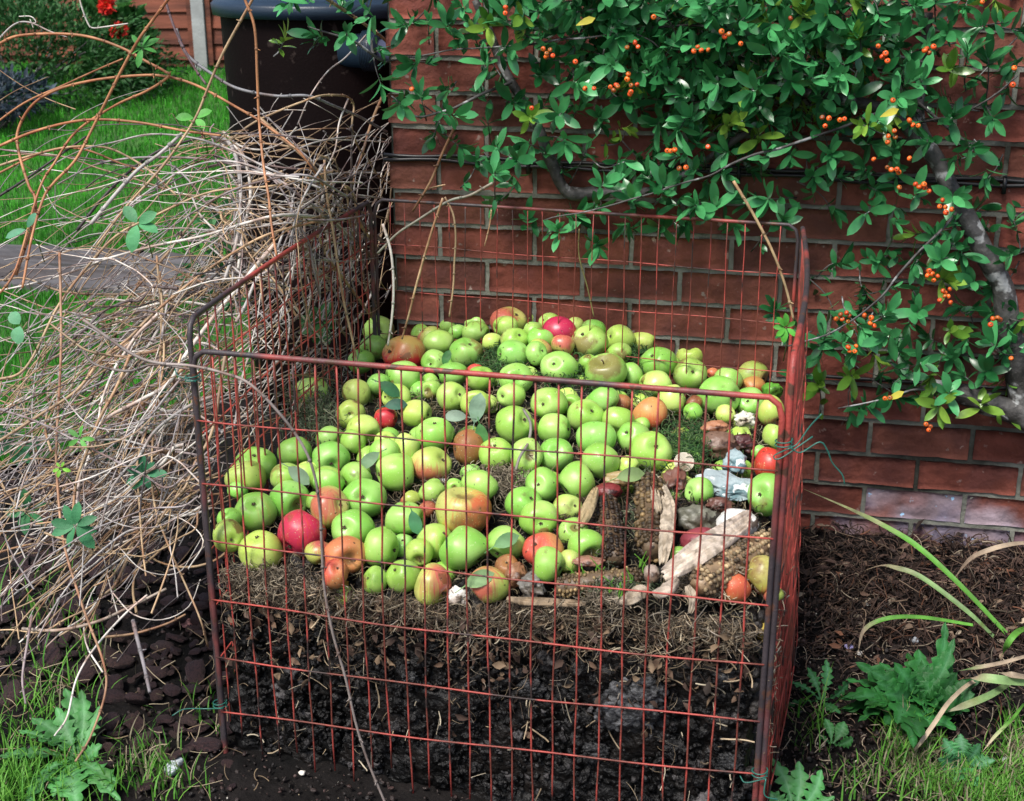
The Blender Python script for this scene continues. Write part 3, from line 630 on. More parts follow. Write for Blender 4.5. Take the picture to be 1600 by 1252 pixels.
# ================================================================ APPLES
def apple_body(r, seed, squash=1.0, rus=0.0, blush=1.0, rot=0.0):
    rd = np.random.default_rng(seed); nv, nu = 22, 32
    ph = np.linspace(0.02, math.pi-.02, nv); th = np.arange(nu)*2*math.pi/nu; PH, TH = np.meshgrid(ph, th, indexing='ij')
    rad = .62+.40*np.sin(PH)**.75-.02*np.cos(2*PH)                # wide shoulders
    zz = np.cos(PH)
    R_ = np.sin(PH)**.80; Zc = np.cos(PH)*.92*squash
    top = np.exp(-(PH/.34)**2); bot = np.exp(-((math.pi-PH)/.28)**2)
    Zc = Zc-.34*top*squash+.20*bot*squash
    R_ = R_*(1-.10*(PH/math.pi-.35)*1.2)
    lob = 1+.028*np.cos(5*TH+rd.uniform(0, 6))*(.35+.65*(PH/math.pi))+.028*np.cos(TH+rd.uniform(0, 6))+.02*np.cos(2*TH+rd.uniform(0, 6))
    X = R_*np.cos(TH)*lob; Y = R_*np.sin(TH)*lob; Zz = Zc*(1+.07*np.cos(TH+rd.uniform(0, 6)))
    P = np.stack([X, Y, Zz], -1); nz_ = fbm(P+rd.uniform(0, 50, 3), 1.1, int(seed) % 97, 2); P *= (1+.03*nz_)[..., None]
    bd = rd.normal(size=3); bd /= np.linalg.norm(bd); bl = np.clip((P@bd)*.75+.35+.25*fbm(P+seed, 1.4, 5, 2), 0, 1)*blush
    ru = np.clip(top*1.0+rus*np.clip((P@(bd*np.array([1, -1, 1])))*1.1, 0, 1), 0, 1)
    C = np.stack([bl, ru, bot], -1)
    F = grid_faces(nv, nu, True); V = (P*r).reshape(-1, 3)
    k = len(V); V = np.vstack([V, [[0, 0, V[:nu, 2].mean()], [0, 0, V[-nu:, 2].mean()]]]); C = np.vstack([C.reshape(-1, 3), [C[0, 0], C[-1, 0]]])
    i = np.arange(nu); j = (i+1) % nu
    T = [np.stack([np.full(nu, k), j, i], -1)[:, ::-1]*1, np.stack([np.full(nu, k+1), (nv-1)*nu+i, (nv-1)*nu+j], -1)[:, ::-1]]
    return V, [F[:, ::-1]]+T, C, V[k, 2], V[k+1, 2]
APP = """1 605 230 95 95 y 630 240
1 570 335 85 80 g 538 355
1 495 420 82 75 g
1 765 375 132 100 R
1 755 515 105 98 g
1 820 225 72 62 g
1 875 250 66 62 g
1 935 270 78 70 p
1 985 305 92 75 y
1 1050 190 74 45 g
1 1100 240 55 48 g
1 1215 175 76 55 g
1 1213 240 82 62 g
1 1155 365 103 95 k
1 955 425 80 78 g 930 440
1 1418 175 112 80 p
1 1400 205 75 60 y
1 1550 137 56 56 y
1 1455 285 86 52 g
1 1440 370 95 68 g
1 1315 300 62 45 y
1 1070 500 86 70 g
1 1210 480 50 42 o
1 1245 525 88 65 g
1 1465 528 104 95 g 1470 520
1 1572 232 60 50 g
1 1592 370 62 75 g
1 610 560 75 60 g
1 715 640 90 75 y
1 465 620 85 90 y
1 190 610 100 78 y
1 435 750 88 88 y 430 740
1 510 845 100 65 y
1 655 775 68 68 r
1 845 745 92 82 y
1 935 600 62 58 k 905 600
1 1060 640 92 90 y
1 1215 680 92 80 y 1210 670
1 1435 635 86 70 g
1 960 870 115 102 g 960 790
1 1165 955 95 108 b
1 1450 810 112 115 g 1530 775
1 1343 1000 108 100 g 1330 930
1 1530 1010 80 112 g 1560 1000
1 85 985 104 95 g
1 305 1025 114 102 g 325 1062
1 300 900 82 60 g
1 445 920 76 72 g
1 645 920 66 66 y
1 640 990 92 62 g
1 782 960 78 88 y
1 716 1115 118 115 g
1 940 1062 122 84 p
1 160 1110 72 65 y
1 470 1125 85 60 g
1 290 1180 95 60 g
1 1225 1190 102 75 g
1 1080 1195 50 42 g
1 955 1200 55 48 g
2 140 155 58 42 y
2 192 215 96 70 r
2 285 178 52 45 y
2 388 215 78 62 g
2 368 268 104 88 k
2 535 255 80 78 y
2 672 270 74 52 y
2 833 308 62 42 y
2 938 350 78 62 y
2 1140 365 87 78 p 1092 362
2 757 387 102 74 g
2 943 457 92 93 g 943 436
2 845 400 45 45 g
2 535 338 72 60 k
2 455 440 116 94 G 440 365
2 605 460 62 70 g
2 190 415 103 88 g 155 392
2 78 325 72 68 p
2 90 255 72 42 g
2 50 205 55 45 g
2 215 290 66 45 p
2 360 395 58 52 g
2 1065 448 34 30 o
2 1150 490 80 62 g
2 1292 460 92 72 p
2 1295 525 66 42 o
2 1282 612 86 84 g 1250 605
2 1100 575 122 95 g
2 1140 680 55 55 y
2 1400 665 70 85 p
2 742 512 90 62 y
2 832 600 66 85 y
2 955 668 52 52 g
2 960 620 52 38 b
2 712 682 95 92 O
2 545 620 58 42 b
2 450 600 86 62 g
2 345 690 102 92 g 385 655
2 530 720 92 68 g
2 615 812 92 85 g
2 715 890 116 110 g 740 853
2 410 815 110 92 g
2 430 950 105 98 k
2 170 762 90 82 g
2 175 912 98 93 g 178 886
2 138 622 102 80 g 92 625
2 265 630 62 62 g 250 625
2 100 1082 92 97 g 70 1075
2 298 1065 98 108 g
2 590 975 56 58 y
2 1412 810 62 72 y
2 1330 897 45 32 g
2 1388 972 76 95 r
2 990 1122 78 80 g
2 1370 1140 98 118 g 1310 1130
2 663 742 48 42 g
3 320 265 126 110 g 320 188
3 252 350 122 100 y
3 530 482 120 118 g 610 515
3 315 557 128 118 g 322 492
3 150 600 74 62 g
3 150 715 95 102 y 188 730
3 345 800 132 125 y 335 695
3 605 690 146 140 r
3 510 345 95 72 y
3 632 320 74 62 y
3 765 368 104 60 k 775 365
3 780 535 110 130 p
3 688 500 55 62 g
3 992 472 137 120 g 997 455
3 945 335 95 80 g
3 922 662 130 100 g 872 645
3 1285 485 62 50 p
3 1425 435 80 68 g
3 1395 545 58 50 b
3 1255 602 116 92 g
3 1098 782 96 120 g
3 1235 775 78 78 g
3 1338 810 86 82 y 1345 862
3 1240 958 106 100 g 1180 905
3 1425 1020 86 128 p
3 1063 985 58 86 g
3 880 830 132 92 o 930 850
3 815 945 66 90 o
3 712 815 82 58 p
3 880 1085 60 60 y
3 1440 750 112 112 y
3 205 430 62 40 g
4 430 578 176 132 S 445 440
4 440 820 157 138 g
4 715 790 127 106 g
4 540 415 117 88 g
4 375 420 52 46 g 378 425
4 835 532 122 108 g 885 478
4 930 632 127 115 g 938 657
4 1112 560 95 85 y 1170 535
4 1152 715 94 92 g 1158 672
4 1230 802 118 88 k 1270 865
4 955 830 130 112 O
4 985 930 88 112 g
4 1130 912 72 76 y
4 718 955 66 92 b
4 600 1062 132 92 p
5 805 755 58 57 g 803 752
5 1330 880 96 122 s
5 1150 955 98 92 o
5 1395 1000 60 40 p"""
OFF = {'1': (440, 460, .25), '2': (820, 460, .275), '3': (320, 660, .25), '4': (620, 660, .2396), '5': (860, 680, .25)}
# fillers seen only in gaps, plain green, half buried
FW = [306, 333.5, 364, 395, 426, 458, 491, 524, 556, 590, 625, 660, 695, 731, 767, 802, 840, 876, 913, 951, 992, 1029, 1066, 1105, 1144.5, 1183, 1224]
apples = []
MINASP = .87
for ln in APP.split('\n'):
    q = ln.split(); ox, oy, s = OFF[q[0]]; x, y = ox+float(q[1])*s, oy+float(q[2])*s; rx, ry = float(q[3])*s, float(q[4])*s; mx = max(rx, ry); rx, ry = max(rx, MINASP*mx), max(ry, MINASP*mx)
    eye = (ox+float(q[6])*s, oy+float(q[7])*s) if len(q) > 6 else None
    apples.append(dict(x=x, y=y, rx=rx, ry=ry, k=q[5], eye=eye))
ORD = {}
for i, a in enumerate(apples):
    rp = max(a['rx'], a['ry'])*1.0; P = surf(a['x'], a['y'], .0, .0); t = (P-CAM)@_f; r = rp*t/FPX
    P = surf(a['x'], a['y'], r*.45, None); u, v = uv(P[0], P[1]); vm = (r*1.02+.004)
    if v < vm: P = surf(a['x'], a['y'], r*.45, vm)
    a['t'] = (P-CAM)@_f; a['r'] = rp*a['t']/FPX
T0 = np.array([a['t'] for a in apples]); T = T0.copy(); RY = np.array([ray(a['x'], a['y']) for a in apples]); RP = np.array([max(a['rx'], a['ry']) for a in apples])/FPX
RM = np.array([(a['rx']*a['ry'])**.5*1.05 for a in apples])/FPX
NN = len(apples)
for it in range(80):
    C = CAM+RY*T[:, None]; r = RM*T*.94; D = np.linalg.norm(C[:, None]-C[None], axis=2); ov = (r[:, None]+r[None])-D; np.fill_diagonal(ov, 0)
    I, J = np.nonzero(np.triu(ov > .001))
    if len(I) == 0: break
    dT = np.zeros(NN)
    for i, j in zip(I, J):
        # the apple lower in the picture lies nearer the camera
        a, b = (i, j) if T[i]-.0004*apples[i]['y'] < T[j]-.0004*apples[j]['y'] else (j, i)
        s = min(ov[i, j], .02)*.35; dT[a] -= s; dT[b] += s
    T = T+dT-(T-T0)*.04; T = np.clip(T, T0-.075, T0+.05)
root_lab = {}
def gapno(P):
    # which gap of the front mesh the thing is seen through
    d = P-CAM; n = np.array([.107, .948, 0]); s = ((FL-CAM)@n)/(d@n); Q = CAM+d*s; u = (Q-FL)@(FR-FL)/((FR-FL)@(FR-FL)); return int(u*26)+1, Q[2], u
LOOK = {'g': 'green apple', 'y': 'yellow-green apple', 'p': 'pink-blushed apple', 's': 'red-streaked yellow apple', 'r': 'red apple', 'o': 'orange-red apple', 'b': 'brown rotten apple', 'k': 'green apple with brown russet', 'O': 'orange rotting apple', 'R': 'large red-striped apple', 'G': 'large dented green apple', 'S': 'very large yellow apple streaked red'}
lab_used = {}
def size_word(rp): return 'small ' if rp < 15 else ('big ' if rp > 28 else '')
def make_apple(a, P, r, idx):
    k = a['k']; mt = {'k': 'g', 'O': 'o', 'R': 'r', 'G': 'g', 'S': 's'}.get(k, k); rd = random.Random(idx*13+5)
    asp = min(a['rx'], a['ry'])/max(a['rx'], a['ry'])
    V, F, C, zt, zb = apple_body(1.0, idx+1, squash=max(.82, min(1.0, asp*.5+.5)), rus=1.0 if k in 'kG' else (rd.uniform(.2, .8) if rd.random() < .28 else 0), blush={'R': .85, 'S': .9}.get(k, 1.0))
    if k == 'r': C[:, 0] = np.clip(C[:, 0]+.38, 0, 1)
    stem_up = (k in 'GSRk') or (k == 'p' and rd.random() < .5)
    if a['eye']:
        ex, ey = (a['eye'][0]-a['x'])/a['rx'], (a['eye'][1]-a['y'])/a['ry']; m = math.hypot(ex, ey); f_ = min(m, .9)/max(m, 1e-6); ex *= f_; ey *= f_
        dz = math.sqrt(max(.05, 1-ex*ex-ey*ey)); ax = _r*ex-_u*ey-_f*dz; ax = ax if stem_up or rd.random() < .3 else -ax
    else:
        w_ = rd.uniform(0, 6.28); ax = _r*math.cos(w_)+_u*abs(math.sin(w_))*.8+_f*rd.uniform(.15, .6)
        if rd.random() < .3: ax = -ax+_f*1.2
    B = basis(ax); rot = B@np.array([[math.cos(idx), -math.sin(idx), 0], [math.sin(idx), math.cos(idx), 0], [0, 0, 1]])
    S = np.diag([1, 1, 1.0])
    # stretch to the seen outline (real shape of a lopsided apple)
    Q = np.stack([_r, _u, -_f], 1); m_ = (a['rx']*a['ry'])**.5; W_ = V@rot.T; eh = np.ptp(W_@_r)/2; ev = np.ptp(W_@_u)/2; St = Q@np.diag([a['rx']/m_/eh, a['ry']/m_/ev, 1/(eh*ev)**.5])@Q.T
    Mx = St@rot
    root = empty('apple', P)
    mb = MB(); mb.add(V@Mx.T*r, F, C); mb.build('flesh', AM[mt], root)
    out = (-ax)@_f*-1
    cal_vis = (-ax)@(-_f) > -.1; st_vis = ax@(-_f) > -.25
    if cal_vis:
        mb = MB()
        for q in range(5):
            an = q*1.256+idx; d = np.array([math.cos(an), math.sin(an), 0]); base = np.array([0, 0, zb]); tube(mb, np.array([base+d*.02, base+d*.06+np.array([0, 0, -.05]), base+d*.085+np.array([0, 0, -.08]), base+d*.04+np.array([0, 0, -.12])])@Mx.T*r, np.array([.028, .034, .024, .008])*r, 5)
        blob(mb, np.array([0, 0, zb-.01])@Mx.T*r, np.array([.07, .07, .05])*r, 1, .2, seed=idx); mb.build('calyx', M['calyx'], root)
    if st_vis and rd.random() < .8:
        base = np.array([0, 0, zt]); h = rd.uniform(.3, .55); dx = rd.uniform(-.15, .15)
        mb = MB(); tube(mb, spline(np.array([base-np.array([0, 0, .05]), base+np.array([dx*.3, 0, h*.5]), base+np.array([dx, dx*.5, h])])@Mx.T*r, 4), np.concatenate([np.full(6, .032), [.034, .045, .05]])*r, 6); mb.build('stalk', M['stalk'], root)
    g, z, u = gapno(P); eye = ' showing its eye' if (a['eye'] and cal_vis and (-ax)@(-_f) > .3) else ''
    if z > .664: zone = 'above the front rail'; fine = f"over mesh gap {g} from left"; key = ('a', g); 
    else:
        zr = [.652+.022*u]+[b0+(b1-b0)*u for b0, b1 in RF]; row = next((i+1 for i in range(6) if z > zr[i+1]), 6); fine = f"behind mesh gap {g} from left, row {row} down"; key = ('b', g, row)
    a['lab'] = (size_word(max(a['rx'], a['ry']))+LOOK[k]).replace('big very large', 'very large').replace('big large', 'large').strip(), eye, fine, z > .664
    a['root'] = root; a['z'] = z; a['g'] = g
for i, a in enumerate(apples): make_apple(a, CAM+RY[i]*T[i], RM[i]*T[i], i)
def join_label(a, extra=''):
    l, e, f, up = a['lab']; s = (l+e+', '+('above the rail, ' if up else '')+f+extra); return s
from collections import defaultdict
gp = defaultdict(list)
for a in apples: gp[join_label(a)].append(a)
for lab, L_ in gp.items():
    if len(L_) == 1: lb = [lab]
    else:
        L_.sort(key=lambda a: a['y']); wd = {2: ['upper', 'lower'], 3: ['top', 'middle', 'bottom'], 4: ['topmost', 'second', 'third', 'lowest']}[min(4, len(L_))]
        lb = [wd[min(i, 3)]+' '+lab for i in range(len(L_))]
    for a, b in zip(L_, lb):
        while len(b.replace(',', '').split()) > 16: b = b.replace(' showing its eye', '') if ' showing its eye' in b else b.replace(', above the rail', '')
        tag(a['root'], b, 'apple', 'apples on the compost heap')
# plain green apples half hidden in the layer underneath
C = CAM+RY*T[:, None]; Rr = RM*T; cnt = 0
for k in range(4000):
    u, v = rng.uniform(.05, .95), rng.uniform(.06, .97); r = rng.uniform(.019, .027); P = xy(np.array(u), np.array(v)); P[2] = HSuv(u, v)-.012-r*.25
    if u > .60 and v < .42 : continue
    if (np.linalg.norm(C-P, axis=1) > (Rr+r)*.93).all():
        px_ = pxl(P); b = dict(x=px_[0], y=px_[1], rx=r, ry=r, k='g' if rng.random() < .8 else 'y', eye=None); make_apple(b, P, r, 500+cnt); tag(b['root'], 'plain apple mostly buried under the apples resting on top of it', 'apple', 'half buried apples under the top layer')
        C = np.vstack([C, P]); Rr = np.append(Rr, r); cnt += 1
        if cnt >= 60: break

# ================================================================ KITCHEN SCRAPS
def cob(p0, p1, rpx, lab, kc=(1, 1, 1), lift=.01, kern=True, name='corn_cob', missing=.25, rot=False):
    A = surf(*p0, lift); B = surf(*p1, lift); c = (A+B)/2; L_ = np.linalg.norm(B-A); r = rpx*((c-CAM)@_f)/FPX; Bm = basis(B-A); root = empty(name, c); tag(root, lab, 'corn cob')
    mb = MB(); nn = 20; s = np.linspace(-.5, .5, nn); tube(mb, np.array([Bm@np.array([0, 0, q*L_]) for q in s]), r*.86*np.clip(1.08-np.abs(s*2)**4*.5, .3, 1), 18, np.array((.32, .22, .13))*(.5 if rot else 1)); mb.build('core', M['scrap'], root)
    mb = MB(); rows = 14; per = int(L_/(r*.30))
    for i in range(rows):
        for j in range(per):
            if rng.random() < missing: continue
            s = (j+.5+(i % 2)*.3)/per-.5; a = i*2*math.pi/rows; rr = r*min(1, 1.12-abs(s*2)**4*.5); d = Bm@np.array([math.cos(a), math.sin(a), 0]); q = d*rr*rng.uniform(.82, .96)+Bm@np.array([0, 0, s*L_+rng.normal()*r*.03]); bb = np.stack([d, Bm[:, 2], np.cross(d, Bm[:, 2])], 1); g = rng.uniform(.45, 1.3)
            V, F = ico(1); mb.add((V*np.array([r*.16, r*.145, r*.19]))@bb.T+q, F, np.array(kc)*g)
    mb.build('kernels', M['kernel'], root); return root, A, B, r, Bm
def husk(root, pts, w_, m='husk', thick=.0012, curl=.35, c=(1, 1, 1), name='husk', up=None, nseg=10):
    P = spline(np.array(pts), nseg); n = len(P); T_ = np.gradient(P, axis=0); T_ /= np.linalg.norm(T_, axis=1)[:, None]; up = np.array(-_f*.6+np.array([0, 0, .8])) if up is None else up
    S = np.cross(T_, up); S /= np.linalg.norm(S, axis=1)[:, None]; N_ = np.cross(S, T_); s = np.linspace(0, 1, n); ww = w_*np.sin(np.pi*np.clip(s*.9+.06, 0, 1))**.45; k = 9; q = np.linspace(-1, 1, k); V = []
    for sgn in (1, -1):
        for a in q: V.append(P+S*(ww*a)[:, None]+N_*((-curl*w_*a*a)+thick*sgn+.0018*math.sin(a*17))[..., None]+N_*(.0015*np.sin(s*11+a*9))[:, None])
    V = np.array(V); o0 = None; mb = MB(); mb.add(V[:k].reshape(-1, 3), grid_faces(k, n), c); mb.add(V[k:].reshape(-1, 3), grid_faces(k, n)[:, ::-1], np.array(c)*.85)
    if isinstance(root, bpy.types.Object): loc = np.array(root.location); o = mb.build(name, M[m], root); o.location = -loc; return o
    return mb.build(name, M[m], None, origin=P[n//2])
rt, A, B, r, Bm = cob((1088, 918), (1207, 842), 25, 'pale corn cob lying diagonally at the front right with dry husk', lift=.035)
for k, (dy, w_) in enumerate(((-13, .017), (-23, .014), (-3, .010))):
    husk(rt, [surf(1038, 905+dy*.6, .045), surf(1085, 880+dy, .058), surf(1130, 850+dy, .062), surf(1172, 822+dy, .056)], w_, c=(1.15, 1.1, 1.05) if k != 1 else (.95, .9, .88))
husk(rt, [surf(1075, 915, .045), surf(1083, 935, .04), surf(1078, 958, .022)], .007, c=(1.1, 1.05, .95)); husk(rt, [surf(1020, 925, .03), surf(1040, 920, .04), surf(1060, 905, .045)], .011, c=(.7, .66, .62))
rt, *_ = cob((1016, 752), (1022, 862), 27, 'upright mouldy corn cob with husk down its right side', kc=(.55, .5, .4), lift=.02, missing=.3, rot=True)
husk(rt, [surf(1030, 745, .03), surf(1044, 790, .045), surf(1042, 830, .045), surf(1036, 880, .035)], .013, c=(.95, .9, .8)); husk(rt, [surf(1014, 745, .035), surf(1024, 775, .05), surf(1030, 800, .05)], .008, c=(.7, .65, .55))
rt, *_ = cob((868, 918), (1003, 903), 20, 'sprouting corn cob lying level along the front edge', kc=(.9, .85, .7), lift=.012, missing=.3, rot=True)
for (x, y) in ((932, 893), (940, 900), (975, 915), (985, 908), (1005, 890), (1000, 880), (953, 920), (968, 930), (912, 905), (893, 902)):
    P = surf(x, y, .02); mb = MB()
    for q in range(2): tube(mb, spline([P-np.array([0, 0, .008]), P+np.array([.004*q, 0, .006]), P+np.array([rng.uniform(-.012, .012), -.004, rng.uniform(.016, .03)])], 4)-np.array(rt.location), np.linspace(.0022, .0006, 9), 5, (.16, .40, .05))
    mb.build('sprout', M['grass'], rt)
husk(rt, [surf(960, 935, .02), surf(985, 932, .025), surf(1003, 922, .03), (surf(1006, 935, .02))], .012, c=(.75, .7, .62))
rt, *_ = cob((948, 782), (962, 876), 21, 'black rotten corn cob standing left of the upright cob', kc=(.16, .12, .10), lift=.012, missing=.15, rot=True)
o = husk(None, [surf(905, 822, .03), surf(918, 795, .05), surf(932, 762, .045)], .011, c=(.8, .7, .45), name='dead_leaf'); tag(o, 'long pale yellow dead leaf right of the small yellow apple', 'leaf')
o = husk(None, [surf(792, 935, .012), surf(830, 940, .014), surf(872, 941, .014), surf(915, 944, .012)], .0065, c=(.5, .42, .32), name='dry_stalk', curl=.1); tag(o, 'flat dry brown stalk lying along the front edge of the heap', 'stalk')
def scrap(name, lab, cat, x, y, rad, c, m='scrap', lift=.01, amp=.2, fr=1.6, seed=0, n=4, tilt=None, aspect=None):
    P = surf(x, y, lift, .03); mb = MB(); blob(mb, (0, 0, 0), rad, n, amp, fr, seed, c, rot=tilt if tilt is not None else basis(-_f*.5+np.array([0, 0, .8]), _r)); o = mb.build(name, M[m], None); o.location = P; tag(o, lab, cat); return o
scrap('eggshell', 'white broken eggshell piece low behind the front mesh', 'eggshell', 715, 932, (.017, .016, .012), (.85, .82, .78), lift=.0, amp=.3, fr=2.2, seed=3)
scrap('eggshell_scrap', 'tiny white shell scrap beside the big plain green apple', 'eggshell', 692, 752, (.009, .007, .003), (.85, .85, .85), lift=.0, amp=.3, seed=4)
scrap('bread_crust', 'blue-grey mouldy crust of bread at the right of the heap', 'bread', 1145, 762, (.058, .026, .014), (1, 1, 1), 'mould', .012, .45, 1.5, 5, 5, tilt=basis(-_f*.4+np.array([0, 0, .9]), _r-_u*.35))
scrap('bread_lump', 'small mouldy bread lump above the long crust', 'bread', 1150, 722, (.022, .020, .013), (.95, 1, 1), 'mould', .012, .5, 1.6, 6, 4)
scrap('cabbage_core', 'pale crinkled cabbage core near the right end of the rail', 'cabbage core', 1163, 655, (.020, .015, .012), (.75, .75, .62), 'scrap', .02, .5, 2.4, 7, 4)
scrap('white_loaf_end', 'rounded white stale bread end behind the diagonal husk', 'bread', 1152, 818, (.036, .026, .02), (.80, .80, .76), 'scrap', .012, .12, 1.4, 8, 4)
scrap('red_onion', 'dull red onion between the upright cob and the diagonal husk', 'onion', 1096, 846, (.034, .026, .022), (.30, .055, .07), 'scrap', .012, .1, 1, 9, 4)
scrap('red_onion', 'dark red wet onion half left of the upright cob', 'onion', 952, 768, (.024, .016, .012), (.20, .03, .03), 'scrap', .01, .2, 1, 10, 4)
scrap('mouldy_lump', 'grey furry mouldy lump above the red onion', 'rotten fruit', 1088, 812, (.036, .024, .02), (.17, .17, .13), 'scrap', .012, .3, 2.5, 11, 4)
scrap('rotten_pear', 'speckled brown rotten fruit on the right under the clippings', 'rotten fruit', 1125, 695, (.036, .028, .022), (.20, .12, .085), 'scrap', .012, .15, 2, 12, 4)
scrap('rotten_peel', 'brown-orange peel sloping beside the dark green clippings', 'peel', 1118, 668, (.028, .016, .012), (.42, .19, .10), 'scrap', .03, .15, 2, 13, 4)
scrap('dark_peel', 'dark red-brown wet peel pile near the right posts', 'peel', 1158, 695, (.024, .020, .012), (.09, .03, .03), 'scrap', .012, .5, 2.6, 14, 4)
scrap('potato', 'grey-brown potato at the left end of the diagonal cob', 'potato', 1018, 897, (.013, .018, .012), (.42, .33, .27), 'scrap', .02, .1, 1, 15, 4)
scrap('brown_peel', 'brown folded peel beside the onion slice', 'peel', 1055, 750, (.018, .026, .010), (.19, .085, .06), 'scrap', .012, .4, 2, 16, 4)
scrap('mussel_peel', 'brown curled peel under the small green apple on the right', 'peel', 1125, 788, (.022, .014, .010), (.14, .06, .045), 'scrap', .012, .3, 2, 17, 4)
scrap('rotten_fruit', 'shrivelled brown fruit with grey mould right of the pale scrap', 'rotten fruit', 806, 898, (.018, .022, .016), (.34, .17, .09), 'scrap', .012, .25, 1.6, 18, 4)
scrap('leaf_mush', 'grey mushy leaf lump below the shrivelled brown fruit', 'rotten leaf', 832, 915, (.020, .022, .013), (.20, .19, .17), 'scrap', .008, .5, 2.6, 19, 4)
scrap('brown_peel', 'flat reddish dead peel behind the level sprouting cob', 'peel', 918, 878, (.026, .010, .005), (.34, .17, .11), 'scrap', .018, .3, 2.2, 20, 4)
scrap('rotten_ring', 'curled brown banana skin end poking out below the front apples', 'peel', 620, 955, (.020, .018, .010), (.16, .05, .03), 'scrap', -.02, .3, 1.4, 21, 4)
scrap('flower_head', 'withered yellow-orange flower under the rotten orange apple', 'flower', 524, 910, (.018, .011, .010), (.75, .40, .06), 'scrap', -.005, .6, 3, 22, 4)
scrap('yellow_leaf', 'crumpled yellow leaf caught behind the front right posts', 'leaf', 1187, 985, (.012, .018, .008), (.65, .48, .07), 'scrap', -.06, .6, 2.4, 23, 4)
scrap('green_pepper', 'green wrinkled pepper in the back right corner', 'pepper', 1207, 612, (.022, .020, .024), (.14, .42, .05), 'scrap', .03, .25, 1.8, 24, 4)
P = surf(1069, 722, .02); rt = empty('onion_slice', P); tag(rt, 'cut onion half showing its rings, right of the bright green apple', 'onion')
Bm = basis(-_f*.8+np.array([0, 0, .35])); mb = MB(); rr = .019
lathe(mb, [(rr*.99, 0), (rr*.85, -.008), (rr*.5, -.013), (.0005, -.015)], n=36, colr=(.55, .42, .30)); mb.v = [v@Bm.T for v in mb.v]; mb.build('skin', M['scrap'], rt)
mb = MB(); pr = []; 
for k in range(8): a = rr*(1-k/8); pr += [(a, .0004 if k else 0), (a-rr*.045, .0014), (a-rr*.085, .0014), (a-rr*.10, -.0006)]
pr = [(max(q, .0004), z) for q, z in pr]; cc = []
lathe(mb, pr, n=36, colr=(.72, .66, .52)); mb.v = [v@Bm.T for v in mb.v]; mb.c = [np.repeat(np.array([[.42, .34, .22], [.8, .76, .64], [.8, .76, .64], [.35, .27, .16]]*8)[:len(pr)], 36, axis=0)]; mb.build('rings', M['scrap'], rt)
# peel shell (hollow orange/lemon half)
rt = scrap('melon_peel', 'hollow curled yellow-brown peel under the lowest green apple in the middle', 'peel', 975, 748, (.032, .014, .010), (.38, .28, .12), 'scrap', .02, .25, 1.6, 25, 4)
# apple leaves lying on the heap
for (x, y, L_, a, lab, c) in ((608, 607, .050, -35, 'dark green apple leaf left of the yellow apple below the rail', (.03, .13, .05)), (618, 632, .045, 10, 'dark bluish leaf pointing right above the small red apple', (.03, .11, .07)), (745, 640, .060, 80, 'pale backed leaf standing beside the apple with a dark eye', (.20, .32, .22)), (712, 650, .045, 175, 'grey-green leaf left of the pale standing leaf', (.22, .31, .23)), (752, 678, .045, -80, 'green leaf beside the brown rotten apple', (.07, .22, .06)), (697, 560, .035, 70, 'dark leaf tucked against the russet topped apple', (.04, .16, .04)), (578, 718, .045, 220, 'grey-green leaf left of the biggest plain green apple', (.16, .27, .15)), (648, 815, .042, -75, 'green leaf hanging over the small green apples at front', (.08, .26, .12)), (466, 742, .05, -40, 'pale limp leaf between green apples on the left slope', (.25, .36, .24)), (985, 742, .05, 15, 'long dull green leaf over the peel', (.17, .26, .09)), (790, 845, .045, 30, 'wilted green leaf under the big front green apple', (.14, .30, .12)), (748, 905, .05, 30, 'wilted pale leaf on the brown-green apple', (.20, .34, .14))):
    P = surf(x, y, .045); mb = MB(); d = _r*math.cos(R(a))+_u*math.sin(R(a))*.9-_f*.15; place_leaves(mb, leaf_tpl(1, .55, 7, .25, .2, .8), [-d*.5*L_], [d], [-_f+np.array([0, 0, .5])], L_, [c]); tube(mb, [-d*.5*L_, -d*.9*L_-np.array([0, 0, .004])], .0009, 5, np.array(c)*1.4)
    o = mb.build('apple_leaf', M['softleaf']); o.location = P; tag(o, lab, 'leaf')
mb = MB(); tube(mb, spline([surf(818, 640, .05), surf(829, 662, .055), surf(826, 690, .05), surf(812, 715, .045), surf(806, 735, .03)], 6), .0028, 7, (.24, .22, .20)); tag(mb.build('twig', M['vine']), 'thin grey twig lying on green apples in the middle', 'twig')
# ================================================================ BERRY SHRUB ON THE WALL
DEN = """
3444556678899999999999988764322
3441223556788999999999998876543
...1443144578899999999988866553
....553224467888999999988853345
....33444566654378888888773211.
.....112455531277776653555324.1
........664322888662444555322..
........4422355666551.33555531.
.........244553332333.2266455.1
............11.........236665.2
.......................2355552.
.......................3653344.
....................23666645566
.....................4677555665
.....................5456665543
......................1366652..
.......................11143...
"""
DEN = [l for l in DEN.strip('\n').split('\n')]
def den(x, y):
    i = int((y+0)/40); j = int((x-440)/38)
    if i < 0: i = 0
    if i >= len(DEN) or j < 0: return 0
    l = DEN[i]
    if j >= len(l): j = len(l)-1
    return 0 if l[j] == '.' else int(l[j])
sh = empty('berry_shrub', (.75, -.1, -.04)); SO = np.array([.75, -.1, -.04]); tag(sh, 'evergreen shrub with orange berries trained across the brick wall', 'shrub')
def limb(pts, r0, r1, name='branch'):
    P = spline([atY(x, y, Y) for x, y, Y in pts], 8); n = len(P); P = P+np.stack([fbm(P, 12, 1, 2), fbm(P, 12, 2, 2), fbm(P, 12, 3, 2)], 1)*.004
    mb = MB(); rr = np.linspace(r0, r1, n)*(1+.10*fbm(P, 25, 6, 2)); tube(mb, P, rr, 12 if r0 > .01 else 6); o = mb.build(name, M['bark'], sh); o.location = -SO
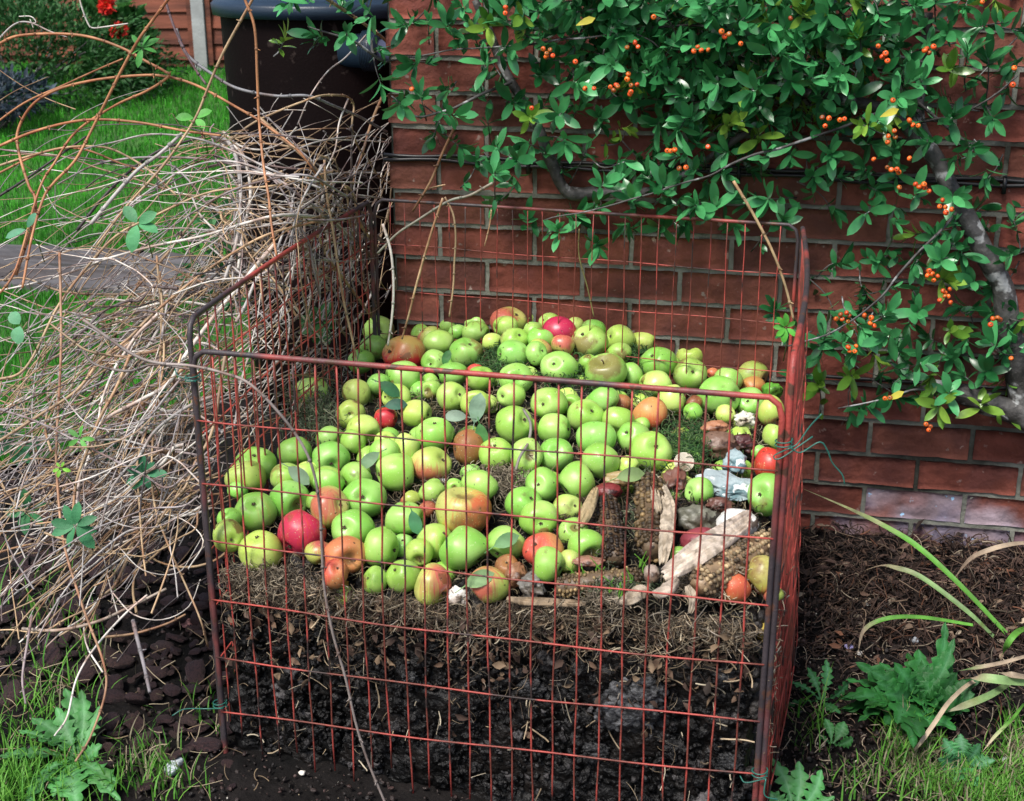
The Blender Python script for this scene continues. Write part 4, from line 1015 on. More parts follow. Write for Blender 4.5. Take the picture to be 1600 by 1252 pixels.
limb([(1660, 690, -.09), (1600, 650, -.08), (1540, 632, -.07), (1490, 612, -.06), (1440, 600, -.05)], .034, .014, 'trunk')
limb([(1600, 660, -.07), (1585, 560, -.06), (1565, 450, -.08), (1535, 385, -.09), (1500, 320, -.09), (1465, 255, -.08), (1435, 190, -.07), (1440, 120, -.06), (1450, 20, -.06)], .029, .010, 'trunk')
limb([(1465, 258, -.08), (1425, 205, -.09), (1380, 170, -.10), (1300, 150, -.1), (1180, 130, -.1)], .016, .008)
limb([(930, 300, -.05), (885, 300, -.07), (862, 250, -.08), (840, 200, -.08), (805, 140, -.08), (770, 70, -.08), (745, 0, -.08)], .015, .008)
limb([(885, 300, -.06), (950, 300, -.06), (1040, 290, -.05), (1180, 200, -.06)], .013, .007)
for pts in ([(1450, 100, -.1), (1300, 60, -.14), (1100, 40, -.16), (900, 60, -.16), (700, 80, -.14), (600, 95, -.12)], [(1440, 150, -.1), (1250, 220, -.18), (1150, 250, -.2), (1090, 280, -.2), (960, 320, -.2), (850, 345, -.19)], [(1500, 330, -.1), (1430, 400, -.16), (1370, 470, -.2), (1300, 520, -.22), (1230, 540, -.22)],
            [(1540, 630, -.1), (1450, 610, -.15), (1400, 620, -.18), (1310, 640, -.2)], [(800, 130, -.1), (700, 170, -.14), (650, 180, -.15), (610, 150, -.15)], [(1435, 190, -.1), (1520, 170, -.12), (1590, 120, -.14)], [(600, 95, -.2), (540, 60, -.25), (480, 40, -.28)], [(1435, 160, -.08), (1560, 260, -.12), (1520, 220, -.15)]):
    limb(pts, .0036, .0015)
mb = MB(); tw = mb; pts_ = []
for _ in range(16000):
    x, y = rng.uniform(440, 1640), rng.uniform(-40, 660); d = den(x, y)
    if d == 0: continue
    if x < 588 and y > 75: continue
    r_ = 14.5+(9-d)*4.8
    if any((x-a)**2+(y-b)**2 < r_*r_ for a, b, _ in pts_) : continue
    pts_.append((x, y, d))
    if len(pts_) > 1600: break
YEL = []
for x, y, d in pts_:
    front = rng.random()
    Yp = -(.035+.20*front*(.5+d/18)) if x > 610 else -.10-.2*front
    P = atY(x, y, Yp); out = np.array([rng.normal()*.45, -1.0+.6*rng.random(), rng.normal()*.45]); out[2] += .15
    if front < .35: out = np.array([rng.normal(), -.4, rng.normal()])
    out /= np.linalg.norm(out); n = rng.integers(6, 11); B = basis(out); a = np.arange(n)*2.4+rng.uniform(0, 6); el = np.linspace(.15, 1.25, n)
    dirs = (np.cos(a)*np.sin(el))[:, None]*B[:, 0]+(np.sin(a)*np.sin(el))[:, None]*B[:, 1]+np.cos(el)[:, None]*B[:, 2]; dirs = dirs+rng.normal(size=(n, 3))*.14
    base = P-out*np.linspace(0, .022, n)[:, None]; t = rng.uniform(0, 1)
    c1, c2 = (np.array([.016, .115, .032]), np.array([.085, .38, .13]))
    yl = (rng.random() < .06) or (y > 560 and rng.random() < .35)
    if yl: c1, c2 = np.array([.10, .25, .03]), np.array([.25, .42, .06])
    q = np.clip(t+rng.normal(size=(n, 1))*.2, 0, 1); cc = c1*(1-q)+c2*q
    place_leaves(mb, leaf_tpl(1, .35, 7, .20, .16, .80), base, dirs, out[None]+rng.normal(size=(n, 3))*.25, rng.uniform(.5, 1.15, n)*.051*(1.1 if front > .5 else .9), cc)
    k = P-out*rng.uniform(.05, .10)+rng.normal(size=3)*.02; k[1] = min(k[1], -.008); m_ = 4; q_ = rng.uniform(.25, .95, (m_, 1)); d4 = rng.normal(size=(m_, 3))+out*.7
    place_leaves(mb, leaf_tpl(1, .42, 5, .22, .2, .8), P+(k-P)*q_, d4, rng.normal(size=(m_, 3))*.5+out, rng.uniform(.5, .95, m_)*.042, (c1*.8+c2*.2)*rng.uniform(.6, 1.3, (m_, 1)))
    tube(tw, spline([P, (P+k)/2+rng.normal(size=3)*.006, k], 3), np.linspace(.001, .0018, 7), 5, m=1)
o = mb.build('foliage', [M['leaf'], M['bark']], sh); o.location = -SO
for (x, y) in ((900, 40), (1375, 183), (1385, 625)):
    mb = MB(); P = atY(x, y, -.29); place_leaves(mb, leaf_tpl(1, .35, 5), [P, P+.004][:1], [_r*.9+_u*.4], [-_f], .042, [(.55, .50, .06)]); o = mb.build('yellow_leaf', M['leaf'], sh); o.location = -SO
BER = [(853, 80, 5), (897, 95, 1), (922, 142, 2), (830, 173, 1), (965, 133, 4), (985, 140, 4), (645, 141, 1), (790, 15, 2), (1023, 28, 1), (995, 70, 3), (1048, 235, 3), (1065, 265, 2), (1132, 53, 3), (1158, 71, 1), (1093, 77, 4), (1290, 190, 3), (1315, 188, 2), (1388, 90, 3), (1398, 158, 1), (1450, 76, 4), (1426, 195, 3), (1390, 213, 4), (1396, 263, 4), (1405, 290, 1), (1438, 292, 5), (1480, 326, 3), (1580, 108, 1), (1582, 135, 1), (1535, 2, 1), (1455, 428, 6), (1476, 458, 7), (1320, 495, 6), (1363, 500, 4), (1333, 545, 4), (1552, 500, 4), (1578, 558, 1), (1388, 622, 2), (1453, 668, 3), (1362, 248, 1), (1372, 75, 1), (1418, 248, 1), (1470, 318, 2), (1105, 232, 1), (978, 120, 2), (1240, 30, 1)]
for x, y, n in BER:
    mb = MB(); c = atY(x, y, -.335); rr = .0053; pl = []
    for k in range(n):
        for tr in range(30):
            q = c+rng.normal(size=3)*np.array([.55, .3, .45])*.0055*n**.55
            if all(np.linalg.norm(q-p) > rr*1.8 for p in pl): break
        pl.append(q); V, F = ico(3); ax = -_f+rng.normal(size=3)*.6; B = basis(ax); V2 = V.copy(); V2[:, 2] *= .86; V2[:, 2] -= .35*np.exp(-((V2[:, 0]**2+V2[:, 1]**2)/.06))*(V2[:, 2] > 0); g = rng.uniform(.65, 1.15)
        cc = np.tile(np.array([g, g*rng.uniform(.8, 1.5), g]), (len(V), 1)); cc[(V[:, 2] > .93)] = (.12, .5, .6)
        if rng.random() < .15: cc = cc*np.array([.45, .7, .9])
        mb.add(V2@B.T*rr*rng.uniform(.85, 1.1)+q, F, cc)
    o = mb.build('berry_cluster' if n > 1 else 'berry', M['berry'], sh, origin=c); o.location = c-SO
# ================================================================ PRUNINGS
def vt(x, y):
    y0 = np.interp(y, [-50, 200, 500, 850, 1000, 1300], [-.30, -.32, -.55, -.95, -1.15, -1.5]); t = tY(x, y, y0)
    d = ray(x, y); tg = 9
    if d[2] < 0: tg = ((-.055-.06)-CAM[2])/d[2]-.02
    t = min(t, tg)
    if d[0] < -.05:
        t0 = (-.73-CAM[0])/d[0]
        if t0 < 3.6: t = max(t, t0)
    return t
ORG = (.42, .19, .085); TAN = (.44, .31, .18); GRY = (.42, .395, .375); WHT = (.66, .62, .56); DRK = (.055, .045, .045); PUR = (.20, .13, .14); BRN = (.25, .15, .08)
def nodes(mb, P, r, c, every=9):
    for k in range(every//2, len(P)-1, every):
        d = P[k+1]-P[k]; d /= np.linalg.norm(d)+1e-9; tube(mb, [P[k]-d*r*1.3, P[k]-d*r*.4, P[k]+d*r*.4, P[k]+d*r*1.3], [r*1.0, r*1.38, r*1.38, r*1.0], 7, np.array(c)*.55)
        s = rng.normal(size=3); s -= d*(s@d); s /= np.linalg.norm(s)+1e-9; tube(mb, [P[k], P[k]+s*r*3.2+d*r], [r*.5, r*.25], 4, np.array(c)*1.15)
def vine(pts, rpx, c, lab, off=0.0, inside=False, absY=None, cat='stem'):
    P = []
    for i, (x, y) in enumerate(pts):
        t = tY(x, y, absY) if absY is not None else vt(x, y)
        if not inside: t = t
        P.append(CAM+ray(x, y)*(t+off))
    P = spline(P, 9); n = len(P); t = (P-CAM)@_f; r = rpx*t/FPX*np.linspace(1.08, .82, n); c = np.array(c)
    cols = c*(1+.22*fbm(P, 14, 5, 2))[:, None]; mb = MB(); tube(mb, P, r, 8, cols); nodes(mb, P, r.mean(), c); o = mb.build('vine_stem', M['vine'], origin=P[0]); tag(o, lab, cat, 'cut climber stems piled beside the bin')
V_ = vine
V_([(-40, 245), (0, 228), (50, 207), (110, 191), (160, 187), (220, 192), (290, 205), (345, 212)], 2.3, ORG, 'thick orange stem crossing the lawn in a low arch from the left edge', -.12)
V_([(-30, 85), (0, 68), (30, 56), (90, 53), (140, 58), (190, 75), (230, 97), (258, 112), (263, 120), (230, 142), (180, 165), (120, 205), (85, 255), (60, 300), (25, 420), (-10, 470)], 2.2, ORG, 'orange stem looping back on itself over the bush and lawn', -.10)
V_([(275, -15), (262, 0), (240, 30), (215, 65), (190, 110), (165, 160), (145, 200), (118, 250), (85, 285), (68, 310), (50, 370), (35, 450)], 2.5, ORG, 'long straight orange stem slanting down from the top left', -.16)
V_([(400, -15), (394, 0), (350, 80), (328, 130), (310, 175), (290, 210), (250, 265), (200, 320), (150, 385)], 2.1, TAN, 'tan stem slanting down leftwards across the water butt lid', -.14)
V_([(378, -15), (383, 0), (398, 45), (402, 120), (405, 190), (412, 260), (420, 310), (424, 350), (432, 400)], 2.2, ORG, 'upright reddish stem standing in front of the water butt', -.18)
V_([(255, -15), (258, 0), (275, 50), (300, 100), (322, 132)], 2.2, PUR, 'purple-brown stem leaning from the top towards the water butt', -.1)
V_([(275, 45), (292, 85), (330, 115), (370, 138), (430, 150), (480, 150), (520, 165), (560, 182), (604, 206)], 2.4, (.20, .20, .21), 'blue-grey stem lying across the face of the water butt', 0)
V_([(-10, 195), (40, 160), (100, 133), (150, 110), (192, 92)], 1.6, ORG, 'thin orange stem rising to the right above the long arch', -.06)
V_([(25, 430), (52, 345), (55, 310), (45, 290), (30, 240), (28, 205), (50, 165), (90, 140), (150, 125), (220, 118), (262, 120), (310, 135), (370, 168), (410, 192), (470, 240), (505, 290)], 2.3, ORG, 'great orange arch curling up over the lawn into the bin corner', -.09)
V_([(-10, 70), (20, 40), (45, 35), (80, 50), (105, 58)], 1.4, GRY, 'short grey tendril curling at the upper left over the bush', -.1)
V_([(30, 26), (48, 26), (56, 34), (50, 38), (47, 30), (52, 44)], .9, WHT, 'tiny white curled tendril at the upper left', -.1)
V_([(-10, 262), (40, 246), (100, 231), (160, 230), (200, 245), (240, 272), (275, 305)], 1.9, TAN, 'tan stem arching low over the lawn', -.03)
V_([(-10, 275), (60, 241), (105, 232), (140, 236), (190, 256), (225, 268)], 1.7, ORG, 'orange stem beside the low tan arch', 0)
V_([(-10, 232), (60, 242), (130, 247), (190, 256), (235, 264)], 1.3, PUR, 'thin purplish stem lying almost level over the lawn', .03)
V_([(122, -12), (128, 12), (138, 38), (146, 44), (165, 42), (200, 37)], 1.3, WHT, 'thin white hooked stem hanging at the top left', -.14)
V_([(345, 232), (390, 196), (430, 176), (470, 160), (500, 150), (530, 149), (545, 153), (553, 166), (550, 200), (560, 230), (577, 252), (592, 276), (620, 292), (650, 298), (695, 289)], 1.7, TAN, 'tan stem looping up in front of the butt then towards the wall', 0)
V_([(544, 155), (530, 192), (524, 232), (508, 268)], 1.4, WHT, 'pale thin stem dropping from the loop before the butt', -.01)
V_([(597, 152), (581, 190), (566, 240), (550, 290)], 2.3, BRN, 'brown stick leaning below the leaves at the wall corner', .05)
V_([(500, -8), (540, 18), (575, 42), (604, 66), (612, 90)], 2.4, TAN, 'tan stem crossing the lid towards the grey pipe', .0)
V_([(572, 55), (540, 90), (512, 112), (485, 150), (465, 195)], 1.3, GRY, 'thin grey stem curving down the shaded side of the butt', .05)
V_([(604, 222), (540, 219), (480, 218), (420, 205)], .9, WHT, 'fine pale thread stem nearly level before the butt', .02)
V_([(507, 250), (510, 300), (520, 360), (535, 460), (548, 520), (558, 570), (565, 640), (560, 690)], 2.0, TAN, 'tan stem hanging down inside the back left of the bin', .0, absY=-.35)
V_([(93, 395), (95, 470), (95, 560), (88, 700), (90, 760), (100, 850), (130, 950), (160, 1030), (165, 1080), (142, 1150), (118, 1190)], 2.1, (.38, .22, .13), 'long upright rusty stem trailing to the lower left dandelion', -.10)
V_([(205, 550), (182, 605), (155, 655), (138, 700), (120, 750), (114, 800), (110, 850)], 2.3, TAN, 'bright tan stem bent downwards in the grey tangle', -.12)
V_([(430, 380), (380, 440), (330, 500), (290, 555), (262, 600), (220, 625), (165, 655), (140, 690), (125, 745), (121, 790)], 3.2, WHT, 'thick whitish stem sweeping down left through the tangle', -.10)
V_([(250, 425), (256, 560), (236, 650), (215, 720), (218, 790), (222, 850), (228, 900)], 1.7, TAN, 'tan upright stem left of the bin post', -.08)
V_([(245, 400), (252, 500), (248, 600), (238, 700), (240, 780), (262, 850), (310, 960), (325, 1010)], 1.8, TAN, 'tan stem reaching the bark chips beside the bin post', -.06)
V_([(-10, 695), (60, 650), (120, 610), (158, 562), (200, 530), (240, 490), (300, 440), (360, 398), (420, 366), (500, 345)], 2.3, (.42, .28, .16), 'long tan stem rising from the left edge to the bin corner', -.12)
V_([(-10, 595), (40, 575), (90, 480), (130, 425), (180, 370), (240, 338), (330, 300), (430, 290), (520, 268)], 2.0, TAN, 'tan stem arching over the path to the bin corner', -.08)
V_([(142, 350), (182, 302), (215, 266), (250, 240), (285, 208)], 3.0, GRY, 'thick grey stem slanting over the lawn', -.1)
V_([(-10, 312), (40, 280), (90, 245), (135, 213)], 2.0, DRK, 'black stem slanting over the lawn at the left edge', -.02)
V_([(120, 360), (160, 310), (200, 270), (250, 235), (320, 213)], 2.4, DRK, 'black stem behind the thick grey one', .03)
V_([(330, 212), (358, 224), (372, 260), (376, 320), (369, 380), (350, 440)], 3.4, GRY, 'thick silvery stem bent down beside the butt', -.04)
V_([(338, 218), (374, 235), (388, 270), (391, 312), (380, 360), (372, 420)], 2.9, WHT, 'second silvery bent stem just right of the first', -.03)
V_([(405, 185), (440, 215), (480, 250), (515, 292)], 3.3, TAN, 'thick tan stick sloping into the bin corner', -.02)
V_([(770, 286), (735, 305), (700, 315), (650, 346), (620, 366), (590, 396)], 2.1, (.25, .25, .20), 'grey-green stem from the wall down to the bin corner', 0, absY=-.22)
V_([(712, 195), (692, 238), (672, 285), (645, 330)], 2.2, BRN, 'brown stem leaning on the wall below the leaves', 0, absY=-.12)
V_([(695, 308), (708, 335), (712, 370), (710, 410), (708, 450), (702, 495)], 1.6, TAN, 'tan stem hanging inside the bin near the wall', 0, absY=-.22)
V_([(692, 310), (672, 370), (652, 440), (638, 495), (628, 530)], 1.9, TAN, 'tan stem slanting down into the back left apples', 0, absY=-.26)
V_([(598, 350), (611, 395), (615, 450), (612, 500), (606, 540)], 2.1, WHT, 'whitish stem hanging into the back left corner', 0, absY=-.28)
V_([(1146, 283), (1180, 340), (1208, 395), (1228, 450), (1240, 500)], 2.3, (.46, .33, .18), 'tan cane hanging from the shrub to the right back post', 0, absY=-.24)
V_([(905, 358), (905, 400), (918, 450), (928, 495)], 1.1, (.16, .15, .05), 'thin olive stem hanging down behind the back mesh', 0, absY=-.16)
V_([(768, 328), (765, 352), (757, 385)], 1.2, TAN, 'short tan twig on the wall above the back mesh', 0, absY=-.14)
V_([(130, 500), (220, 560), (300, 572), (345, 582), (390, 600), (440, 650), (475, 700), (492, 745), (500, 800), (503, 860), (507, 920), (520, 990), (540, 1060), (556, 1130), (575, 1190), (605, 1262)], 2.4, (.26, .22, .20), 'long grey stem running over the bin and down its front', 0, absY=-1.17)
V_([(0, 640), (60, 660), (140, 700), (220, 740), (260, 762), (290, 742), (330, 700)], 1.8, (.26, .22, .22), 'grey-brown stem drooping across the tangle to the bin post', -.13)
V_([(130, 550), (150, 570), (200, 580), (240, 570), (305, 578)], 2.2, (.15, .13, .12), 'dark stem meeting the bin post at the green tie', -.16)
V_([(208, 970), (215, 1000), (225, 1040), (234, 1082)], 3.2, (.26, .24, .25), 'short thick grey stick standing on the bark chips', -.02)
V_([(35, 983), (90, 985), (150, 972), (200, 950), (260, 920)], 2.6, (.36, .30, .24), 'thick pale stick lying over the bark chips', -.02)
V_([(50, 962), (42, 1010), (35, 1060), (40, 1100)], 2.0, (.32, .26, .26), 'mauve-grey stem standing among the left grass', -.04)
V_([(230, 930), (195, 960), (150, 1010), (120, 1060), (105, 1120), (85, 1150)], 1.7, WHT, 'white stem arching down over the dandelion leaves', -.06)
V_([(160, 996), (210, 990), (260, 975), (290, 960)], 1.9, BRN, 'brown stem lying level over the bark chips', -.02)

TDEN = [(0, 130, 350, 300, .06, 150), (330, 180, 640, 300, .55, 130), (0, 300, 330, 480, .27, 190), (330, 290, 640, 480, 1.0, 150), (0, 470, 330, 620, .5, 190), (0, 600, 330, 800, 1.25, 160), (0, 780, 330, 890, .5, 130), (310, 450, 560, 680, .8, 140), (200, 420, 330, 640, .75, 140), (0, 890, 330, 1040, .07, 150), (250, 600, 345, 820, .45, 110)]
tg = MB(); PALV = [GRY, (.33, .30, .30), WHT, (.26, .22, .22), TAN, (.34, .24, .15), (.16, .13, .13), (.45, .42, .40), DRK]
WTV = np.array([.15, .11, .16, .09, .22, .14, .04, .08, .03]); WTV /= WTV.sum()
def bez(p0, pc, p1, off, sl, r, c, jit=6.0):
    tt = np.linspace(0, 1, 9)[:, None]; P2 = (1-tt)**2*np.array(p0)+2*tt*(1-tt)*np.array(pc)+tt**2*np.array(p1); P2 = P2+np.cumsum(rng.normal(size=P2.shape), 0)*jit
    P = np.array([CAM+ray(u, v)*(vt(u, v)+off+sl*(i/8-.5)) for i, (u, v) in enumerate(P2)])
    if P2[:, 1].min() > 330: P[:, 0] = np.minimum(P[:, 0], -.728)
    P[:, 2] = np.maximum(P[:, 2], gz(P[:, 0], P[:, 1])+.006); P[:, 1] = np.minimum(P[:, 1], np.where(P[:, 0] > -.69, -.02, 9)); P = spline(P, 4)
    tube(tg, P, np.linspace(r*1.15, r*.6, len(P)), 6, np.array(c)*(1+.25*fbm(P, 20, 3, 2))[:, None], cap=False); nodes(tg, P, r, c, 6)
RR = ([.0010, .0015, .0021, .0030], [.28, .37, .25, .10])
def pc_(): return np.array(PALV[rng.choice(9, p=WTV)])*rng.uniform(.75, 1.2)
for _ in range(46):   # springy arches thrown out from the bin corner over the lawn
    p0 = (rng.uniform(370, 610), rng.uniform(200, 430)); p1 = (rng.uniform(-60, 200), rng.uniform(230, 760)); pc = ((p0[0]+p1[0])/2+rng.uniform(-60, 60), min(p0[1], p1[1])-rng.uniform(-30, 130)); bez(p0, pc, p1, rng.normal()*.08, rng.normal()*.15, rng.choice(RR[0], p=RR[1]), pc_())
for _ in range(175):   # long stems sweeping down to the lower left
    y = rng.uniform(430, 800); p0 = (rng.uniform(240, 345), y); p1 = (rng.uniform(-60, 190), y+rng.uniform(-60, 330)); p1 = (p1[0], min(p1[1], 985)); pc = ((p0[0]+p1[0])/2+rng.uniform(-50, 50), (p0[1]+p1[1])/2-rng.uniform(-110, 130)); bez(p0, pc, p1, rng.normal()*.07, rng.normal()*.12, rng.choice(RR[0], p=RR[1]), pc_())
for _ in range(70):   # upright loops beside the butt
    p0 = (rng.uniform(360, 600), rng.uniform(380, 520)); p1 = (p0[0]+rng.uniform(-160, 110), rng.uniform(170, 400)); p1 = (min(p1[0], 610), p1[1]); pc = (p0[0]+rng.uniform(-150, 120), rng.uniform(130, 420)); bez(p0, pc, p1, rng.normal()*.07, rng.normal()*.1, rng.choice(RR[0], p=RR[1]), pc_())
for (x0, y0, x1, y1, dn, L0) in TDEN:
    for _ in range(int((x1-x0)*(y1-y0)/5000*dn*(9 if y0 < 400 else 13))):
        x, y = rng.uniform(x0, x1), rng.uniform(y0, y1); L_ = L0*rng.uniform(.4, 1.9)
        base = -35 if y > 420 else (-15 if x < 330 else -25); a = R(base+rng.normal()*26)
        if rng.random() < .22: a = R(rng.uniform(-180, 180))
        k = rng.normal()*1.15; n = 8; P2 = []; ca = a-k/2; q = np.array([0., 0.])
        for i in range(n+1):
            P2.append(q.copy()); q = q+np.array([math.cos(ca), math.sin(ca)])*L_/n; ca += k/n+rng.normal()*.04
        P2 = np.array(P2); P2 = P2-P2.mean(0)+np.array([x, y]); off = rng.normal()*.09+(.05 if rng.random() < .5 else 0); sl = rng.normal()*.10
        if P2[:, 0].max() > 640 or P2[:, 1].max() > 1090: continue
        P = np.array([CAM+ray(u, v)*(vt(u, v)+off+sl*(i/n-.5)) for i, (u, v) in enumerate(P2)])
        P[:, 0] = np.where(P[:, 0] > -.725, -.725, P[:, 0]) if P2[:, 1].min() > 310 and P2[:, 0].max() < 600 else P[:, 0]
        P[:, 2] = np.maximum(P[:, 2], gz(P[:, 0], P[:, 1])+.006)
        P[:, 1] = np.minimum(P[:, 1], np.where(P[:, 0] > -.69, -.02, 9)); P = spline(P[::2], 4)
        c = np.array(PALV[rng.choice(9, p=WTV)])*rng.uniform(.7, 1.15); r = rng.choice([.0008, .0012, .0016, .0024], p=[.4, .33, .2, .07]); tube(tg, P, np.linspace(r*1.1, r*.7, len(P)), 5, c, cap=False)
        if rng.random() < .5: nodes(tg, P, r, c, 7)
tag(tg.build('dead_stem_tangle', M['vine']), 'tangled heap of dry grey climber prunings leaning on the bin side', 'prunings', kind='stuff')
# green shoots in the prunings
def sprig(x, y, lab, n, L_, W, col_, off=-.15, spread=1.0, up=True, name='leaf_sprig', mt='softleaf'):
    P = CAM+ray(x, y)*(vt(x, y)+off); mb = MB(); a = np.arange(n)*2.4+rng.uniform(0, 6); dirs = np.cos(a)[:, None]*_r+np.sin(a)[:, None]*_u*.8-_f*rng.uniform(0, .5, (n, 1)); c = np.array(col_)*rng.uniform(.75, 1.25, (n, 1))
    place_leaves(mb, leaf_tpl(1, W, 7, .2, .25, .8), np.zeros((n, 3))+dirs*.003, dirs, -_f+rng.normal(size=(n, 3))*.3+np.array([0, 0, .4]), rng.uniform(.7, 1.1, n)*L_, c)
    tube(mb, [np.zeros(3), np.array([.004, .03, -.04]), np.array([0, .05, -.08])], .0012, 5, (.15, .2, .08)); o = mb.build(name, M[mt]); o.location = P; tag(o, lab, 'leaves')
BLG = (.09, .30, .14)
sprig(222, 75, 'light green leaf shoot high over the lawn in front of the fence', 6, .034, .36, (.06, .28, .05))
sprig(215, 350, 'large pair of pale blue-green leaves in the middle of the prunings', 4, .052, .55, (.10, .36, .15), -.2)
sprig(42, 358, 'single long pale leaf at the left edge over the path', 2, .045, .42, (.10, .33, .18))
sprig(32, 508, 'round pale leaf at the left edge of the tangle', 2, .034, .9, (.14, .38, .20), -.2)
sprig(305, 185, 'bright oval leaf by the left of the water butt', 3, .035, .6, (.12, .42, .08), -.1)
sprig(118, 822, 'five lobed green shoot low in the tangle', 8, .045, .45, (.05, .22, .09), -.15)
sprig(228, 742, 'blue-green shoot deep in the tangle near the bin post', 7, .035, .45, (.04, .20, .09), -.1)
sprig(125, 685, 'bright green shoot in the middle of the grey stems', 5, .026, .4, (.10, .35, .06), -.18)
sprig(175, 700, 'dull green shoot behind the grey stems', 6, .035, .5, (.03, .15, .07), .03)
sprig(95, 732, 'tiny yellow-green shoot on the rusty upright stem', 5, .014, .5, (.20, .50, .05), -.2)
sprig(25, 690, 'dark green leaves low at the left edge', 7, .045, .5, (.03, .16, .06), .05)
sprig(45, 800, 'dark shoot at the left edge under the stems', 6, .04, .5, (.04, .20, .07), 0)
sprig(262, 605, 'dark green leaf pair beside the bin post', 4, .04, .6, (.03, .15, .07), .05)
sprig(500, 505, 'dark leaves growing outside the back of the bin side', 12, .05, .5, (.025, .12, .03), .25)
sprig(1228, 512, 'small bright green shoot at the right back post', 7, .024, .5, (.08, .34, .04), -.0)
# ================================================================ BARK CHIPS, STONES, SOIL BITS
def chipmesh(k):
    mb = MB(); V, F = ico(3); V = V*(1+.32*fbm(V+k*5.1, 1.3, k, 3))[:, None]; V = np.clip(V, -.93, .93)*np.array([1, .66, .30]); mb.add(V, F); o = mb.build('bark_chip', M['chip']); return o
protos = [chipmesh(k) for k in range(8)]; used = set(); cnt = 0
def inbin(P, m=.02): u, v = uv(P[0], P[1]); return -m < u < 1+m and -m < v < 1+m
tries = 0
chips = []
while cnt < 285 and tries < 6000:
    tries += 1
    if rng.random() < .62: x, y = rng.uniform(-20, 350), rng.uniform(850, 1090)
    elif rng.random() < .7: x, y = 235+rng.normal()*70, 1130+rng.normal()*60
    else: x, y = rng.uniform(0, 330), rng.uniform(740, 900)
    P = atG(x, y)
    if inbin(P) or (x < 130 and y > 1130) or y > 1245: continue
    s = rng.choice([.010, .016, .024, .033], p=[.22, .33, .30, .15]); 
    if any(np.hypot(*(P[:2]-c[:2])) < (s+c[2])*.55 for c in chips): continue
    chips.append((P[0], P[1], s)); k = cnt % 8
    o = protos[k] if k not in used else protos[k].copy()
    if k in used: col.objects.link(o)
    used.add(k); o.location = P+np.array([0, 0, s*.16]); o.rotation_euler = (rng.normal()*.3, rng.normal()*.3, rng.uniform(0, 6.3)); o.scale = (s, s*rng.uniform(.8, 1.2), s)
    tag(o, 'dark purple-brown bark chip lying on the soil beside the bin', 'bark chip', 'bark chips on the soil left of the bin'); cnt += 1
dm = MB()
def bits(n, xr, yr, cols, rr, flat=.5, gauss=False):
    for _ in range(n):
        x = rng.normal(*xr) if gauss else rng.uniform(*xr); y = rng.normal(*yr) if gauss else rng.uniform(*yr); P = atG(x, y)
        if inbin(P, .0) or P[1] > -.03: continue
        r = rng.uniform(*rr); V, F = ico(1); c = np.array(cols[rng.integers(len(cols))])*rng.uniform(.6, 1.3); dm.add((V*rng.uniform(.5, 1.2, 3)*r*np.array([1, 1, flat]))@rrot().T+P+np.array([0, 0, r*.2]), F, c)
DK = [(.03, .022, .02), (.05, .03, .027), (.02, .017, .016)]
bits(700, (0, 360), (760, 1250), DK, (.003, .009)); bits(900, (300, 1250), (1150, 1300), DK, (.002, .007)); bits(2200, (1190, 1620), (850, 1290), DK, (.002, .008))
bits(120, (1225, 1400), (880, 1100), [(.30, .25, .16), (.45, .42, .36), (.2, .14, .08)], (.0012, .0035)); bits(110, (200, 1300), (1130, 1290), [(.35, .28, .18), (.5, .48, .42)], (.001, .003)); bits(60, (1250, 1500), (1000, 1250), [(.4, .36, .28)], (.001, .004))
tag(dm.build('soil_crumbs', M['clod']), 'loose dark soil crumbs and fine mulch over the beds', 'soil crumbs', kind='stuff')
dl = MB()
for _ in range(3600):   # dry leaf litter on the bed against the wall
    x, y = rng.uniform(1230, 1660), rng.uniform(805, 1000)+max(0, rng.normal()*60)
    if rng.random() < max(0, (1330-x)/130) and y > 880: continue
    P = atG(x, y)
    if inbin(P, .03) or P[1] > -.01: continue
    P[2] += rng.uniform(.002, .022); c = np.array([(.16, .10, .075), (.10, .062, .05), (.24, .17, .12), (.05, .035, .03), (.33, .27, .2), (.22, .10, .06)][rng.choice(6, p=[.2, .28, .09, .34, .05, .04])])*rng.uniform(.22, .95)
    if rng.random() < .35: place_leaves(dl, leaf_tpl(1, .4, 4, .5, .3), [P], [rng.normal(size=3)*np.array([1, 1, .3])], [np.array([0, 0, 1])+rng.normal(size=3)*.6], rng.uniform(.015, .035), [c])
    else: strand(dl, P, rng.uniform(.02, .09), rng.uniform(.0006, .0016), c, 1.5, .25)
for _ in range(420):
    x, y = rng.uniform(1200, 1620), rng.uniform(1000, 1260); P = atG(x, y)
    if inbin(P, .03): continue
    P[2] += .006; strand(dl, P, rng.uniform(.015, .06), rng.uniform(.0005, .0012), np.array([(.2, .14, .1), (.36, .3, .22), (.12, .08, .06)][rng.integers(3)]), 1.5, .2)
for _ in range(170):
    x, y = rng.uniform(0, 420), rng.uniform(900, 1252); P = atG(x, y)
    if inbin(P, .0): continue
    P[2] += .012; strand(dl, P, rng.uniform(.02, .08), rng.uniform(.0006, .0012), np.array([(.4, .33, .22), (.22, .16, .1)][rng.integers(2)]), .8, .2)
tag(dl.build('leaf_litter', M['strand']), 'brown dead leaf litter on the bed in front of the brick wall', 'leaf litter', kind='stuff')
def stone(x, y, rad, c, lab, seed, name='stone', amp=.25):
    P = atG(x, y); mb = MB(); blob(mb, (0, 0, rad[2]*.5), rad, 3, amp, 1.5, seed, c); o = mb.build(name, M['stone']); o.location = P; tag(o, lab, name)
stone(271, 1203, (.014, .024, .012), (.62, .68, .72), 'white flint stone on the soil at the lower left', 1)
stone(472, 1209, (.0065, .005, .004), (.75, .70, .62), 'small white pebble in front of the bin', 2, 'pebble')
